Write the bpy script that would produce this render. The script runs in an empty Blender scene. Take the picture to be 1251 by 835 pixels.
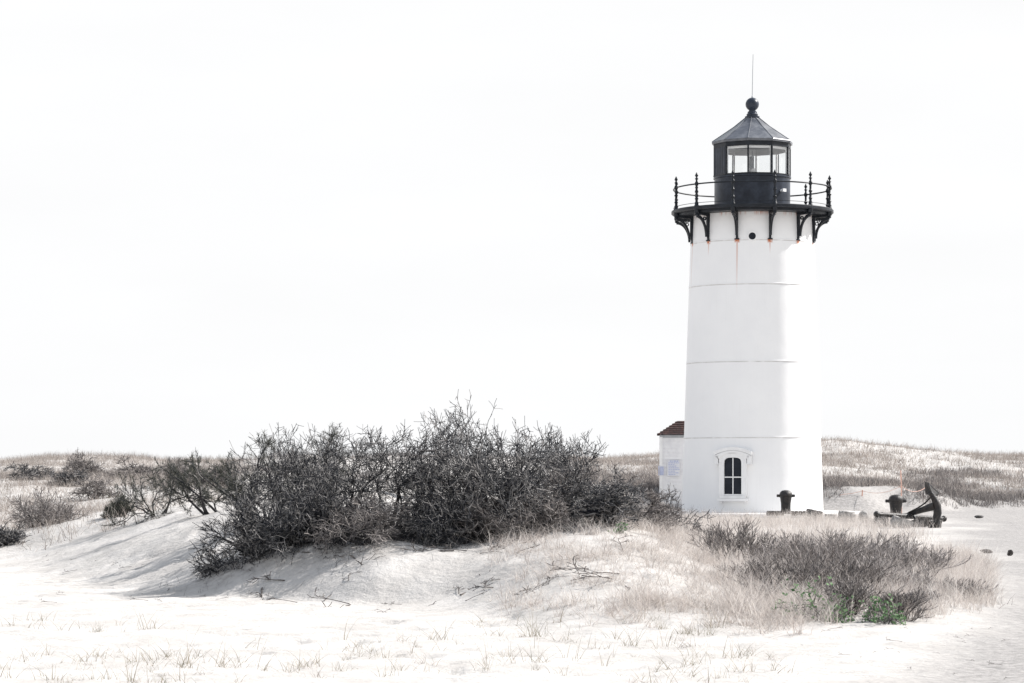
import bpy, bmesh, math, random
import numpy as np
from mathutils import Vector, Matrix

random.seed(7)
C = bpy.context.scene.collection
FPX = 3200.0          # focal length in photograph pixels
EYE = 1.62
HOR = 570.0
R = math.radians


def at(px, py, Y):
    return Vector(((px - 625.5) / FPX * Y, Y, EYE - (py - HOR) / FPX * Y))


def xat(px, Y):
    return (px - 625.5) / FPX * Y


# ------------------------------------------------------------------ noise / terrain
def _hash(i, j, seed):
    n = (i * 374761393 + j * 668265263 + seed * 1274126177) & 0xFFFFFFFF
    n = ((n ^ (n >> 13)) * 1274126177) & 0xFFFFFFFF
    n = (n ^ (n >> 16)) & 0xFFFFFFFF
    return n / 4294967295.0


def vnoise(x, y, seed=0):
    x = np.asarray(x, dtype=np.float64); y = np.asarray(y, dtype=np.float64)
    xi = np.floor(x).astype(np.int64); yi = np.floor(y).astype(np.int64)
    fx = x - xi; fy = y - yi
    fx = fx * fx * fx * (fx * (fx * 6 - 15) + 10); fy = fy * fy * fy * (fy * (fy * 6 - 15) + 10)
    a = _hash(xi, yi, seed); b = _hash(xi + 1, yi, seed)
    c = _hash(xi, yi + 1, seed); d = _hash(xi + 1, yi + 1, seed)
    return ((a + (b - a) * fx) * (1 - fy) + (c + (d - c) * fx) * fy) * 2 - 1


def fbm(x, y, seed=0, octv=4, gain=0.5):
    s = 0; a = 1.0; n = 0
    for k in range(octv):
        s = s + a * vnoise(np.asarray(x) * 2 ** k + 17.3 * k, np.asarray(y) * 2 ** k - 9.1 * k, seed + k)
        n += a; a *= gain
    return s / n


def ss(a, b, t):
    t = np.clip((np.asarray(t, dtype=np.float64) - a) / (b - a), 0, 1)
    return t * t * (3 - 2 * t)


TX, TY = xat(919, 85.6), 85.6


def track_mask(x, y):
    xt = np.interp(y, [10, 19.6, 25, 30, 45, 55, 70, 85, 100], [1.5, 3.0, 4.45, 5.75, 8.2, 9.6, 11.8, 13.5, 16.5])
    w = 0.35 + 0.012 * y
    xt = xt + 0.02 * y * fbm(x * 0.5, y * 0.25, 71, 3)
    m = ss(-w, w, x - xt) * (1 - ss(4.5, 6.5, x - xt))
    return m * (1 - ss(100, 118, y)) * ss(8, 14, y)


def H(x, y):
    x = np.asarray(x, dtype=np.float64); y = np.asarray(y, dtype=np.float64)
    z = 0.045 * fbm(x / 5, y / 6, 1, 3)
    # main dune carrying the thicket
    yf = 31.6 - 7.2 * ss(-1.6, 1.0, x) + 0.7 * fbm(x / 2.5, y / 9, 4, 2)
    rise = ss(0, 1, (y - yf) / (42.5 - yf))
    xl = np.interp(y, [33, 37, 42, 48, 60], [-4.9, -5.7, -8.0, -9.8, -12])
    flank = ss(0, 1, (x - xl) / np.interp(y, [33, 37, 42, 48], [2.4, 2.8, 4.2, 4.8]))
    right = 1 - ss(1.3, 3.9, x - 0.01 * (y - 40))
    fall = 1 - 0.75 * ss(46, 62, y)
    dr = 1.10 * rise ** 0.8 * right
    face = 0.30 * (x + 4.4) + 0.45 * (y - 34.4) + 0.25 * fbm(x / 1.6, y / 2.2, 5, 2)
    face = 0.5 * (face + np.sqrt(face * face + 0.006))
    plat = 0.70 + 0.37 * ss(35.5, 42.5, y)
    dl = 0.5 * (face + plat - np.sqrt((face - plat) ** 2 + 0.02))
    wx = ss(-1.8, 0.6, x)
    d = (dl * (1 - wx) + dr * wx) * flank * fall
    z = z - 0.10 * ss(27, 33, y) * (1 - ss(-2.2, 0.6, x)) * (1 - ss(45, 51, y))
    z = z + d
    # low hump under the right-hand scrub
    z = z + 0.12 * np.exp(-((x - 3.9) / 1.5) ** 2 - ((y - 31) / 5.0) ** 2)
    # left dune
    left = 1.2 * ss(49, 82, y + 2.5 * fbm(x / 6, y / 8, 9, 2)) * (1 - ss(-7.5, -1.0, x))
    edge = 0.30 * ss(47.0, 50.0, y + 1.6 * fbm(x / 3, y / 5, 10, 3)) * (1 - ss(-8.6, -6.6, x)) * (1 - ss(55, 75, y))
    left = left + edge
    # back dunes
    foot = 91 + 2.0 * fbm(x / 4, y / 30, 12, 3) + 1.5 * np.maximum(0, x - 14.5)
    crest = np.interp(x, [-60, -12, 4, 8, 17, 27.5, 60], [1.85, 1.9, 1.95, 2.2, 2.75, 1.95, 1.8])
    bank = 0.85 * ss(0, 3.4, y - foot)
    back = bank + (crest - 0.85) * ss(foot + 7, 140, y)
    back = back * (1 - 0.0 * x)
    back = back * ss(-2, 5, x) + (1 - ss(-2, 5, x)) * (crest * ss(70, 125, y))
    back = back * (1 + 0.14 * fbm(x / 6, y / 14, 14, 3) + 0.16 * (1 - ss(2, 8, x)) * fbm(x / 5.0, y / 400, 15, 3))
    z = z + np.maximum(left, back) * (1 - ss(160, 230, y))
    # roughness: more on the vegetated dunes, little on the open sand
    veg = np.clip(d * 1.2 + left + back * 0.6, 0, 1)
    z = z + (0.018 + 0.05 * veg) * fbm(x / 0.9, y / 1.2, 21, 4, 0.6)
    z = z + 0.014 * fbm(x / 0.28, y / 0.35, 31, 2) * (1 - ss(40, 60, y))
    # hoof and boot marks in the open sand at left
    fp = ss(0.45, 0.8, vnoise(x / 0.22, y / 0.3, 33)) * np.exp(-((x + 5.2) / 2.2) ** 2 - ((y - 38) / 5.0) ** 2)
    z = z - 0.05 * fp
    fq = ss(0.50, 0.85, vnoise(x / 0.25, y / 0.34, 34)) * ss(-0.1, 0.4, fbm(x / 2.0, y / 3.0, 35, 2)) * (1 - ss(30, 36, y))
    z = z - 0.045 * fq
    # wheel ruts on the track
    tm = track_mask(x, y)
    z = z * (1 - 0.6 * tm) + tm * (0.02 * fbm(x / 0.5, y / 2.5, 41, 3) - 0.01)
    # level plot round the lighthouse
    r = np.hypot(x - TX, y - TY)
    k = 1 - ss(4.2, 8.0, r)
    z = z * (1 - k) + 0.03 * k
    return z


def hz(x, y):
    return float(H(np.array([x]), np.array([y]))[0])


# ------------------------------------------------------------------ object helpers
def link(o):
    C.objects.link(o); return o


def tag(o, label=None, cat=None, group=None, kind=None):
    if label: o['label'] = label
    if cat: o['category'] = cat
    if group: o['group'] = group
    if kind: o['kind'] = kind
    return o


def empty(name, loc, rz=0.0):
    o = bpy.data.objects.new(name, None)
    o.empty_display_size = 0.3
    o.location = loc; o.rotation_euler = (0, 0, rz)
    return link(o)


def obj(name, me, mat, parent=None):
    if isinstance(me, bmesh.types.BMesh):
        bm = me; me = bpy.data.meshes.new(name); bm.normal_update(); bm.to_mesh(me); bm.free()
    o = bpy.data.objects.new(name, me)
    if mat is not None:
        me.materials.clear()
        me.materials.append(mat)
    if parent is not None: o.parent = parent
    return link(o)


def smooth(o, ang=35):
    me = o.data
    me.polygons.foreach_set('use_smooth', np.ones(len(me.polygons), dtype=bool))
    me.set_sharp_from_angle(angle=R(ang))
    return o


def mesh_np(name, V, F):
    """V (n,3), F (m,k) all faces of k corners"""
    me = bpy.data.meshes.new(name)
    V = np.ascontiguousarray(V, dtype=np.float32); F = np.ascontiguousarray(F, dtype=np.int32)
    m, k = F.shape
    me.vertices.add(len(V)); me.vertices.foreach_set('co', V.ravel())
    me.loops.add(m * k); me.loops.foreach_set('vertex_index', F.ravel())
    me.polygons.add(m)
    me.polygons.foreach_set('loop_start', np.arange(m, dtype=np.int32) * k)
    me.update(calc_edges=True)
    return me


def box(bm, c, s, M=None):
    """box centred at c with full size s"""
    r = bmesh.ops.create_cube(bm, size=1.0)
    T = Matrix.Translation(Vector(c)) @ Matrix.Diagonal((s[0], s[1], s[2], 1))
    if M is not None: T = M @ T
    bmesh.ops.transform(bm, matrix=T, verts=r['verts'])
    return r['verts']


def lathe(prof, seg=48, bm=None, M=None, phase=0.0, cap=True):
    bm = bm or bmesh.new()
    rings = []
    for (r, z) in prof:
        ring = []
        for i in range(seg):
            a = phase + 2 * math.pi * i / seg
            p = Vector((r * math.sin(a), -r * math.cos(a), z))
            if M is not None: p = M @ p
            ring.append(bm.verts.new(p))
        rings.append(ring)
    for a, b in zip(rings[:-1], rings[1:]):
        for i in range(seg):
            j = (i + 1) % seg
            bm.faces.new((a[i], a[j], b[j], b[i]))
    if cap:
        bm.faces.new(rings[0][::-1]); bm.faces.new(rings[-1])
    return bm


def tube(bm, pts, rad, seg=8, flat=1.0, ref=(0, 0, 1)):
    pts = [Vector(p) for p in pts]
    if not isinstance(rad, (list, tuple)): rad = [rad] * len(pts)
    rings = []
    for i, p in enumerate(pts):
        d = (pts[min(i + 1, len(pts) - 1)] - pts[max(i - 1, 0)]).normalized()
        u = d.cross(Vector(ref))
        if u.length < 1e-3: u = Vector((1, 0, 0))
        u.normalize(); v = u.cross(d)
        rings.append([bm.verts.new(p + rad[i] * (u * math.cos(2 * math.pi * k / seg) * flat + v * math.sin(2 * math.pi * k / seg))) for k in range(seg)])
    for a, b in zip(rings[:-1], rings[1:]):
        for i in range(seg):
            j = (i + 1) % seg
            bm.faces.new((a[i], a[j], b[j], b[i]))
    bm.faces.new(rings[0][::-1]); bm.faces.new(rings[-1])
    return bm


def prism(bm, outline, y0, y1, M=None):
    """outline [(x,z)] extruded in y"""
    a = [Vector((x, y0, z)) for x, z in outline]; b = [Vector((x, y1, z)) for x, z in outline]
    if M is not None: a = [M @ p for p in a]; b = [M @ p for p in b]
    a = [bm.verts.new(p) for p in a]; b = [bm.verts.new(p) for p in b]
    n = len(a)
    bm.faces.new(a); bm.faces.new(b[::-1])
    for i in range(n):
        j = (i + 1) % n
        bm.faces.new((a[j], a[i], b[i], b[j]))
    return bm


def strip(bm, inner, outer, y0, y1, M=None, closed=False):
    """solid band between two outlines of equal count in the xz plane"""
    def mk(pts, y):
        r = [Vector((x, y, z)) for x, z in pts]
        if M is not None: r = [M @ p for p in r]
        return [bm.verts.new(p) for p in r]
    a0, a1, b0, b1 = mk(inner, y0), mk(inner, y1), mk(outer, y0), mk(outer, y1)
    n = len(inner)
    for i in range(n if closed else n - 1):
        j = (i + 1) % n
        bm.faces.new((a0[i], a0[j], b0[j], b0[i])); bm.faces.new((a1[j], a1[i], b1[i], b1[j]))
        bm.faces.new((b0[i], b0[j], b1[j], b1[i])); bm.faces.new((a0[j], a0[i], a1[i], a1[j]))
    if not closed:
        bm.faces.new((a0[0], b0[0], b1[0], a1[0])); bm.faces.new((b0[-1], a0[-1], a1[-1], b1[-1]))
    return bm


def fixn(bm):
    bmesh.ops.recalc_face_normals(bm, faces=bm.faces[:]); return bm


# ------------------------------------------------------------------ materials
class N:
    def __init__(s, name):
        s.m = bpy.data.materials.new(name); s.m.use_nodes = True
        s.t = s.m.node_tree; s.t.nodes.clear()
        s.out = s.t.nodes.new('ShaderNodeOutputMaterial')

    def n(s, typ, ins=None, **kw):
        nd = s.t.nodes.new(typ)
        for k, v in kw.items(): setattr(nd, k, v)
        for k, v in (ins or {}).items():
            if isinstance(v, bpy.types.NodeSocket): s.t.links.new(v, nd.inputs[k])
            else: nd.inputs[k].default_value = v
        return nd

    def math(s, op, a, b=None, c=None, clamp=False):
        ins = {0: a}
        if b is not None: ins[1] = b
        if c is not None: ins[2] = c
        return s.n('ShaderNodeMath', ins, operation=op, use_clamp=clamp).outputs[0]

    def noise(s, vec, scale, detail=4, rough=0.55):
        return s.n('ShaderNodeTexNoise', {'Vector': vec, 'Scale': scale, 'Detail': detail, 'Roughness': rough}).outputs['Fac']

    def mix(s, f, a, b):
        nd = s.n('ShaderNodeMix', data_type='RGBA')
        for sock, v in ((nd.inputs[0], f), (nd.inputs[6], a), (nd.inputs[7], b)):
            if isinstance(v, bpy.types.NodeSocket): s.t.links.new(v, sock)
            else: sock.default_value = (*v, 1) if isinstance(v, tuple) and len(v) == 3 else v
        return nd.outputs[2]

    def ramp(s, f, a, b):
        return s.n('ShaderNodeMapRange', {0: f, 1: a, 2: b}, interpolation_type='SMOOTHSTEP').outputs[0]

    def bump(s, h, strength, dist):
        return s.n('ShaderNodeBump', {'Height': h, 'Strength': strength, 'Distance': dist}).outputs[0]

    def bsdf(s, col, rough=0.8, metal=0.0, normal=None, spec=0.3):
        b = s.n('ShaderNodeBsdfPrincipled', {'Roughness': rough, 'Metallic': metal, 'Specular IOR Level': spec})
        if isinstance(col, bpy.types.NodeSocket): s.t.links.new(col, b.inputs['Base Color'])
        else: b.inputs['Base Color'].default_value = (*col, 1)
        if normal is not None: s.t.links.new(normal, b.inputs['Normal'])
        return b.outputs[0]

    def done(s, sh):
        s.t.links.new(sh, s.out.inputs[0]); return s.m


def mat_sand():
    k = N('sand'); P = k.n('ShaderNodeNewGeometry').outputs['Position']
    fine = k.noise(P, 14, 6, 0.7); mid = k.noise(P, 1.1, 5, 0.6)
    col = k.mix(k.ramp(mid, 0.3, 0.7), (0.40, 0.383, 0.364), (0.48, 0.464, 0.446))
    tr = k.n('ShaderNodeAttribute', attribute_name='track').outputs['Fac']  # grey of the track, also holds the far bank's painted shade
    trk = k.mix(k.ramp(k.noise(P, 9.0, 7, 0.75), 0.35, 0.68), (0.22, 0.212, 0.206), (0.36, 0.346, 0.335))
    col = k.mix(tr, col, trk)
    peb = k.math('MAXIMUM', k.ramp(k.noise(P, 38, 3, 0.7), 0.64, 0.72), k.ramp(k.noise(P, 11, 3, 0.7), 0.68, 0.72))
    col = k.mix(k.math('MULTIPLY', peb, k.math('MULTIPLY_ADD', tr, 0.6, 0.12)), col, (0.10, 0.095, 0.095))
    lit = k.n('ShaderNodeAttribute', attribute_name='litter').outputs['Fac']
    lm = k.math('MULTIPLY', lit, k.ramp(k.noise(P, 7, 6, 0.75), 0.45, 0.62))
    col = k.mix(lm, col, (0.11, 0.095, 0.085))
    # wind ripples + grain
    w = k.n('ShaderNodeTexWave', {'Vector': P, 'Scale': 2.6, 'Distortion': 5.0, 'Detail': 3.0, 'Detail Scale': 1.4}, bands_direction='DIAGONAL').outputs['Fac']
    hgt = k.math('ADD', k.math('MULTIPLY', w, 0.05), k.math('ADD', k.math('MULTIPLY', fine, 0.5), k.math('MULTIPLY', k.noise(P, 4.0, 5, 0.65), 1.2)))
    return k.done(k.bsdf(col, 0.95, 0, k.bump(hgt, 0.6, 0.055), 0.1))


def mat_wall():
    k = N('white_painted_iron'); P = k.n('ShaderNodeTexCoord').outputs['Object']
    s = k.n('ShaderNodeSeparateXYZ', {0: P})
    x, y, z = s.outputs
    ang = k.math('ARCTAN2', x, k.math('MULTIPLY', y, -1))
    u = k.math('DIVIDE', k.math('SUBTRACT', ang, R(16.2)), R(30))
    fr = k.math('SUBTRACT', k.math('FRACT', k.math('ADD', u, 20.5)), 0.5)
    d = k.math('ABSOLUTE', fr)                                   # 1 unit = 30 degrees = 1.05 m
    cell = k.math('FLOOR', k.math('ADD', u, 20.5))
    rnd = k.n('ShaderNodeTexWhiteNoise', {'W': cell}, noise_dimensions='1D').outputs['Value']
    below = k.math('SUBTRACT', 8.865, z)                           # metres under the bracket feet
    nz = k.noise(P, 9, 5, 0.7)
    # long drips
    vec = k.n('ShaderNodeCombineXYZ', {0: k.math('MULTIPLY', ang, 30), 1: 0.0, 2: k.math('MULTIPLY', z, 0.5)}).outputs[0]
    streak = k.noise(vec, 1.0, 4, 0.6)
    ln = k.math('MULTIPLY_ADD', rnd, 1.7, 0.5)
    drip = k.math('MULTIPLY', k.math('SUBTRACT', 1, k.ramp(d, 0.0, 0.035), clamp=True),
                  k.math('SUBTRACT', 1, k.ramp(k.math('DIVIDE', below, ln), 0.0, 1.0), clamp=True))
    drip = k.math('MULTIPLY', drip, k.ramp(below, -0.05, 0.0))
    foot = k.math('MULTIPLY', k.math('SUBTRACT', 1, k.ramp(d, 0.03, 0.11), clamp=True),
                  k.math('SUBTRACT', 1, k.ramp(k.math('ABSOLUTE', k.math('SUBTRACT', below, 0.03)), 0.02, 0.10), clamp=True))
    top = k.math('MULTIPLY', k.ramp(z, 9.60, 9.76), k.ramp(k.noise(vec, 0.55, 5, 0.75), 0.48, 0.66))
    rust = k.math('MAXIMUM', k.math('MULTIPLY', drip, 0.7), k.math('MAXIMUM', k.math('MULTIPLY', foot, k.ramp(nz, 0.3, 0.55)), k.math('MULTIPLY', top, 0.75)), clamp=True)
    base = k.mix(k.ramp(k.noise(P, 0.7, 5, 0.6), 0.3, 0.75), (0.84, 0.84, 0.84), (0.80, 0.80, 0.805))
    grime = k.math('MULTIPLY', k.ramp(streak, 0.55, 0.8), 0.10)
    base = k.mix(grime, base, (0.55, 0.52, 0.49))
    seam = None
    for zz in (2.56, 4.99, 7.47, 8.88):
        g = k.math('SUBTRACT', 1, k.ramp(k.math('ABSOLUTE', k.math('SUBTRACT', z, zz - 0.028)), 0.008, 0.022), clamp=True)
        seam = g if seam is None else k.math('MAXIMUM', seam, g)
    base = k.mix(k.math('MULTIPLY', seam, k.math('MULTIPLY', k.ramp(k.noise(P, 3, 4), 0.2, 0.6), 0.55)), base, (0.34, 0.32, 0.31))
    col = k.mix(rust, base, (0.52, 0.17, 0.07))
    hgt = k.math('ADD', k.noise(P, 1.6, 3, 0.5), k.math('MULTIPLY', k.noise(P, 30, 3), 0.04))
    return k.done(k.bsdf(col, 0.5, 0, k.bump(hgt, 0.25, 0.04), 0.35))


def mat_plain(name, c1, c2, scale=6, rough=0.6, spec=0.4, bump=0.2, bdist=0.01, metal=0.0, lo=0.35, hi=0.7):
    k = N(name); P = k.n('ShaderNodeTexCoord').outputs['Object']
    n = k.noise(P, scale, 5, 0.65)
    col = k.mix(k.ramp(n, lo, hi), c1, c2)
    return k.done(k.bsdf(col, rough, metal, k.bump(k.noise(P, scale * 3, 4), bump, bdist), spec))


def mat_blade(name, cols, trans=0.25, rough=0.8, patch=None):
    k = N(name)
    rnd = k.n('ShaderNodeNewGeometry').outputs['Random Per Island']
    r = k.n('ShaderNodeValToRGB', {'Fac': rnd})
    e = r.color_ramp.elements
    for i, c in enumerate(cols):
        p = i / (len(cols) - 1)
        if i < 2: el = e[i]; el.position = p
        else: el = e.new(p)
        el.color = (*c, 1)
    col = r.outputs[0]
    if patch:
        Pp = k.n('ShaderNodeNewGeometry').outputs['Position']
        col = k.mix(k.math('MULTIPLY', k.ramp(k.noise(Pp, patch[0], 4, 0.6), 0.42, 0.62), patch[1]), col, patch[2])
    d = k.bsdf(col, rough, 0, None, 0.15)
    if trans <= 0: return k.done(d)
    t = k.n('ShaderNodeBsdfTranslucent', {'Color': col}).outputs[0]
    return k.done(k.n('ShaderNodeMixShader', {0: trans, 1: d, 2: t}).outputs[0])


def mat_glass():
    k = N('lantern_glass')
    t = k.n('ShaderNodeBsdfTransparent', {'Color': (0.985, 0.99, 0.99, 1)}).outputs[0]
    g = k.n('ShaderNodeBsdfGlossy', {'Color': (1, 1, 1, 1), 'Roughness': 0.02}).outputs[0]
    fc = k.n('ShaderNodeLayerWeight', {'Blend': 0.5}).outputs['Facing']
    fac = k.math('MULTIPLY_ADD', k.math('POWER', fc, 5.0), 0.6, 0.035)
    return k.done(k.n('ShaderNodeMixShader', {0: fac, 1: t, 2: g}).outputs[0])


def mat_clap():
    k = N('white_clapboard'); P = k.n('ShaderNodeTexCoord').outputs['Object']
    col = k.mix(k.ramp(k.noise(P, 5, 5, 0.6), 0.35, 0.75), (0.78, 0.78, 0.79), (0.68, 0.68, 0.70))
    return k.done(k.bsdf(col, 0.6, 0, None, 0.3))


def mat_shingle():
    k = N('red_shingle'); P = k.n('ShaderNodeTexCoord').outputs['Object']
    col = k.mix(k.ramp(k.noise(P, 9, 4, 0.7), 0.35, 0.65), (0.075, 0.040, 0.036), (0.022, 0.017, 0.018))
    return k.done(k.bsdf(col, 0.9, 0, k.bump(k.noise(P, 25, 4), 0.5, 0.02), 0.2))


M = {}
M['sand'] = mat_sand()
M['wall'] = mat_wall()
M['white'] = mat_plain('white_paint', (0.80, 0.80, 0.80), (0.74, 0.74, 0.74), 5, 0.5, 0.35, 0.1)
M['black'] = mat_plain('black_painted_iron', (0.008, 0.010, 0.014), (0.018, 0.022, 0.029), 4, 0.42, 0.25, 0.25)
M['drum'] = mat_plain('dark_lantern_paint', (0.010, 0.014, 0.024), (0.034, 0.043, 0.062), 2.2, 0.36, 0.3, 0.2)
M['roofmetal'] = mat_plain('lantern_roof_metal', (0.06, 0.066, 0.08), (0.15, 0.156, 0.17), 3.0, 0.33, 0.5, 0.2)
M['glass'] = mat_glass()
M['pane'] = mat_plain('dark_window_glass', (0.012, 0.015, 0.022), (0.02, 0.024, 0.033), 2, 0.15, 0.12, 0.0)
M['inner'] = mat_plain('lantern_inner_paint', (0.84, 0.84, 0.84), (0.76, 0.76, 0.77), 4, 0.6)
M['lamp'] = mat_plain('beacon_grey', (0.32, 0.34, 0.36), (0.4, 0.42, 0.44), 6, 0.5)
M['concrete'] = mat_plain('pale_concrete', (0.62, 0.61, 0.60), (0.44, 0.43, 0.42), 3.5, 0.9, 0.2, 0.5, 0.02)
M['clap'] = mat_clap()
M['shingle'] = mat_shingle()
M['signblue'] = mat_plain('faded_blue_print', (0.40, 0.44, 0.60), (0.52, 0.55, 0.68), 30, 0.7)
M['signwhite'] = mat_plain('sign_board_white', (0.70, 0.71, 0.74), (0.64, 0.65, 0.70), 12, 0.6)
M['iron'] = mat_plain('weathered_black_iron', (0.006, 0.007, 0.009), (0.032, 0.026, 0.023), 9, 0.5, 0.4, 0.7, 0.02)
M['stonedark'] = mat_plain('dark_stone', (0.055, 0.055, 0.06), (0.13, 0.125, 0.12), 7, 0.9, 0.2, 0.9, 0.03)
M['stonegrey'] = mat_plain('grey_stone', (0.18, 0.175, 0.17), (0.36, 0.35, 0.34), 7, 0.9, 0.2, 0.9, 0.03)
M['timber'] = mat_plain('dark_timber', (0.022, 0.02, 0.02), (0.07, 0.062, 0.057), 12, 0.85, 0.2, 0.8, 0.02)
M['orange'] = mat_plain('orange_marker', (0.56, 0.32, 0.25), (0.48, 0.32, 0.27), 8, 0.6)
M['bark'] = mat_plain('dark_bark', (0.022, 0.021, 0.023), (0.085, 0.08, 0.08), 14, 0.9, 0.15, 0.9, 0.02)
M['twig'] = mat_blade('bare_twig', [(0.011, 0.012, 0.017), (0.022, 0.024, 0.030), (0.060, 0.062, 0.067), (0.17, 0.165, 0.162), (0.40, 0.38, 0.37)], 0, 0.85)
M['twiggrey'] = mat_blade('grey_brown_twig', [(0.055, 0.052, 0.054), (0.13, 0.12, 0.118), (0.22, 0.20, 0.192), (0.38, 0.35, 0.33)], 0, 0.85)
M['twigpale'] = mat_blade('pale_grey_twig', [(0.09, 0.085, 0.088), (0.20, 0.185, 0.18), (0.32, 0.295, 0.285), (0.48, 0.445, 0.425)], 0, 0.85)
M['needle'] = mat_blade('dark_needle', [(0.018, 0.022, 0.020), (0.035, 0.040, 0.036), (0.07, 0.074, 0.062), (0.16, 0.155, 0.125)], 0.1)
M['leaf'] = mat_blade('fresh_green_leaf', [(0.055, 0.11, 0.05), (0.12, 0.21, 0.10), (0.24, 0.36, 0.20)], 0.3)
M['straw'] = mat_blade('dry_dune_grass', [(0.28, 0.245, 0.228), (0.52, 0.475, 0.445), (0.64, 0.60, 0.565), (0.75, 0.72, 0.69)], 0.38, 0.8, (1.7, 0.55, (0.36, 0.315, 0.29)))
M['strawfar'] = mat_blade('far_dune_grass', [(0.15, 0.13, 0.12), (0.33, 0.29, 0.265), (0.44, 0.395, 0.365), (0.56, 0.52, 0.48)], 0.25, 0.8, (0.5, 0.5, (0.16, 0.14, 0.125)))
M['strawgreen'] = mat_blade('olive_dune_grass', [(0.07, 0.075, 0.04), (0.17, 0.16, 0.105), (0.29, 0.255, 0.20), (0.42, 0.375, 0.32)], 0.25)
M['scrub'] = mat_blade('far_scrub', [(0.06, 0.058, 0.060), (0.13, 0.122, 0.12), (0.22, 0.20, 0.19), (0.38, 0.34, 0.32)], 0.05)
M['deadwood'] = mat_plain('grey_deadwood', (0.06, 0.055, 0.055), (0.16, 0.145, 0.135), 16, 0.9, 0.15, 0.8, 0.01)
M['palewood'] = mat_plain('pale_deadwood', (0.24, 0.22, 0.20), (0.38, 0.35, 0.32), 16, 0.9, 0.15, 0.8, 0.01)

# ------------------------------------------------------------------ ground
SHRUBS = []     # filled below, used for litter


def axis(parts):
    out = []
    for a, b, n in parts: out += list(np.linspace(a, b, n, endpoint=False))
    return out


xs = np.array(axis([(-900, -120, 10), (-120, -40, 20), (-40, -20, 40), (-20, -9, 70), (-9, 8.5, 250), (8.5, 24, 120), (24, 50, 50), (50, 120, 18), (120, 900, 10)]) + [900.0])
ys = np.array(axis([(-250, -10, 12), (-10, 17, 40), (17, 46, 370), (46, 62, 110), (62, 80, 90), (80, 108, 150), (108, 150, 100), (150, 260, 30), (260, 1500, 16)]) + [1500.0])
GX, GY = np.meshgrid(xs, ys)
GZ = H(GX, GY)
TRK = track_mask(GX, GY)
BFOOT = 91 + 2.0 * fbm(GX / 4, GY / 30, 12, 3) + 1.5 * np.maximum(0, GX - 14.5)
GREY_AND_SHADE = np.maximum(TRK, 1.0 * ss(-9, -4, GY - BFOOT) * (1 - ss(4, 7, GY - BFOOT)) * ss(4, 8, GX) * (0.8 + 0.2 * ss(-0.3, 0.2, fbm(GX / 1.5, GY / 2.5, 77, 3))))  # track grey; on the bank, greyer sand plus its shaded face painted in


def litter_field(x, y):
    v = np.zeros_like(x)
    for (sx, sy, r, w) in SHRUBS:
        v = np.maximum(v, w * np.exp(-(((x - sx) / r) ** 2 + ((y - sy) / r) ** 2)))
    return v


def build_ground():
    ny, nx = GX.shape
    LIT = litter_field(GX, GY)
    V = np.stack([GX, GY, GZ], -1).reshape(-1, 3)
    idx = np.arange(ny * nx).reshape(ny, nx)
    F = np.stack([idx[:-1, :-1], idx[:-1, 1:], idx[1:, 1:], idx[1:, :-1]], -1).reshape(-1, 4)
    fm = (TRK[:-1, :-1] + TRK[1:, 1:] + TRK[:-1, 1:] + TRK[1:, :-1]).reshape(-1) / 4 > 0.5
    for name, sel in (('sand_ground', ~fm), ('sandy_track', fm)):
        f = F[sel]
        used = np.unique(f)
        remap = -np.ones(len(V), dtype=np.int64); remap[used] = np.arange(len(used))
        me = mesh_np(name, V[used], remap[f])
        for an, arr in (('track', GREY_AND_SHADE), ('litter', LIT)):
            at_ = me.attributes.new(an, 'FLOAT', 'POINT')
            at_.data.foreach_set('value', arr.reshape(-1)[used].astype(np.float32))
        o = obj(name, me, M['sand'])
        me.polygons.foreach_set('use_smooth', np.ones(len(me.polygons), dtype=bool))
        tag(o, kind='structure')
        o['label'] = 'pale beach sand rising into low dunes' if name == 'sand_ground' else 'greyer packed sand track along the right edge'


# ------------------------------------------------------------------ lighthouse
LH = empty('lighthouse', (TX, TY, 0), -math.atan2(TX, TY))
tag(LH, 'tall white lighthouse tower with black gallery and black lantern standing behind the dunes', 'lighthouse')


def rw(z):  # wall radius
    return 2.312 - (2.312 - 1.985) * (z / 9.8)


prof = [(rw(0) + 0.03, -0.3), (rw(0) + 0.03, 0.17), (rw(0.17), 0.19)]
for zz in (2.56, 4.99, 7.47, 8.88):
    prof += [(rw(zz - 0.03), zz - 0.022), (rw(zz) + 0.011, zz - 0.018), (rw(zz) + 0.011, zz + 0.016), (rw(zz), zz + 0.022)]
prof += [(rw(9.76), 9.76), (0.5, 9.765)]
o = obj('tower_wall', fixn(lathe(prof, 128)), M['wall'], LH); smooth(o, 20)

pf = obj('foundation_slab', fixn(lathe([(3.75, -0.3), (3.75, 0.10), (3.71, 0.14), (2.0, 0.145)], 40)), M['concrete'], LH)

PH = [R(16.2 + 30 * k) for k in range(12)]


def rotM(a):
    return Matrix.Rotation(a, 4, 'Z')


# deck
bm = bmesh.new()
lathe([(1.9, 9.765), (2.50, 9.765), (2.50, 9.84), (2.60, 9.84), (2.64, 9.87), (2.64, 9.945), (2.62, 9.965), (1.2, 9.975)], 96, bm)
o = obj('gallery_deck', fixn(bm), M['black'], LH); smooth(o, 30)

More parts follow.
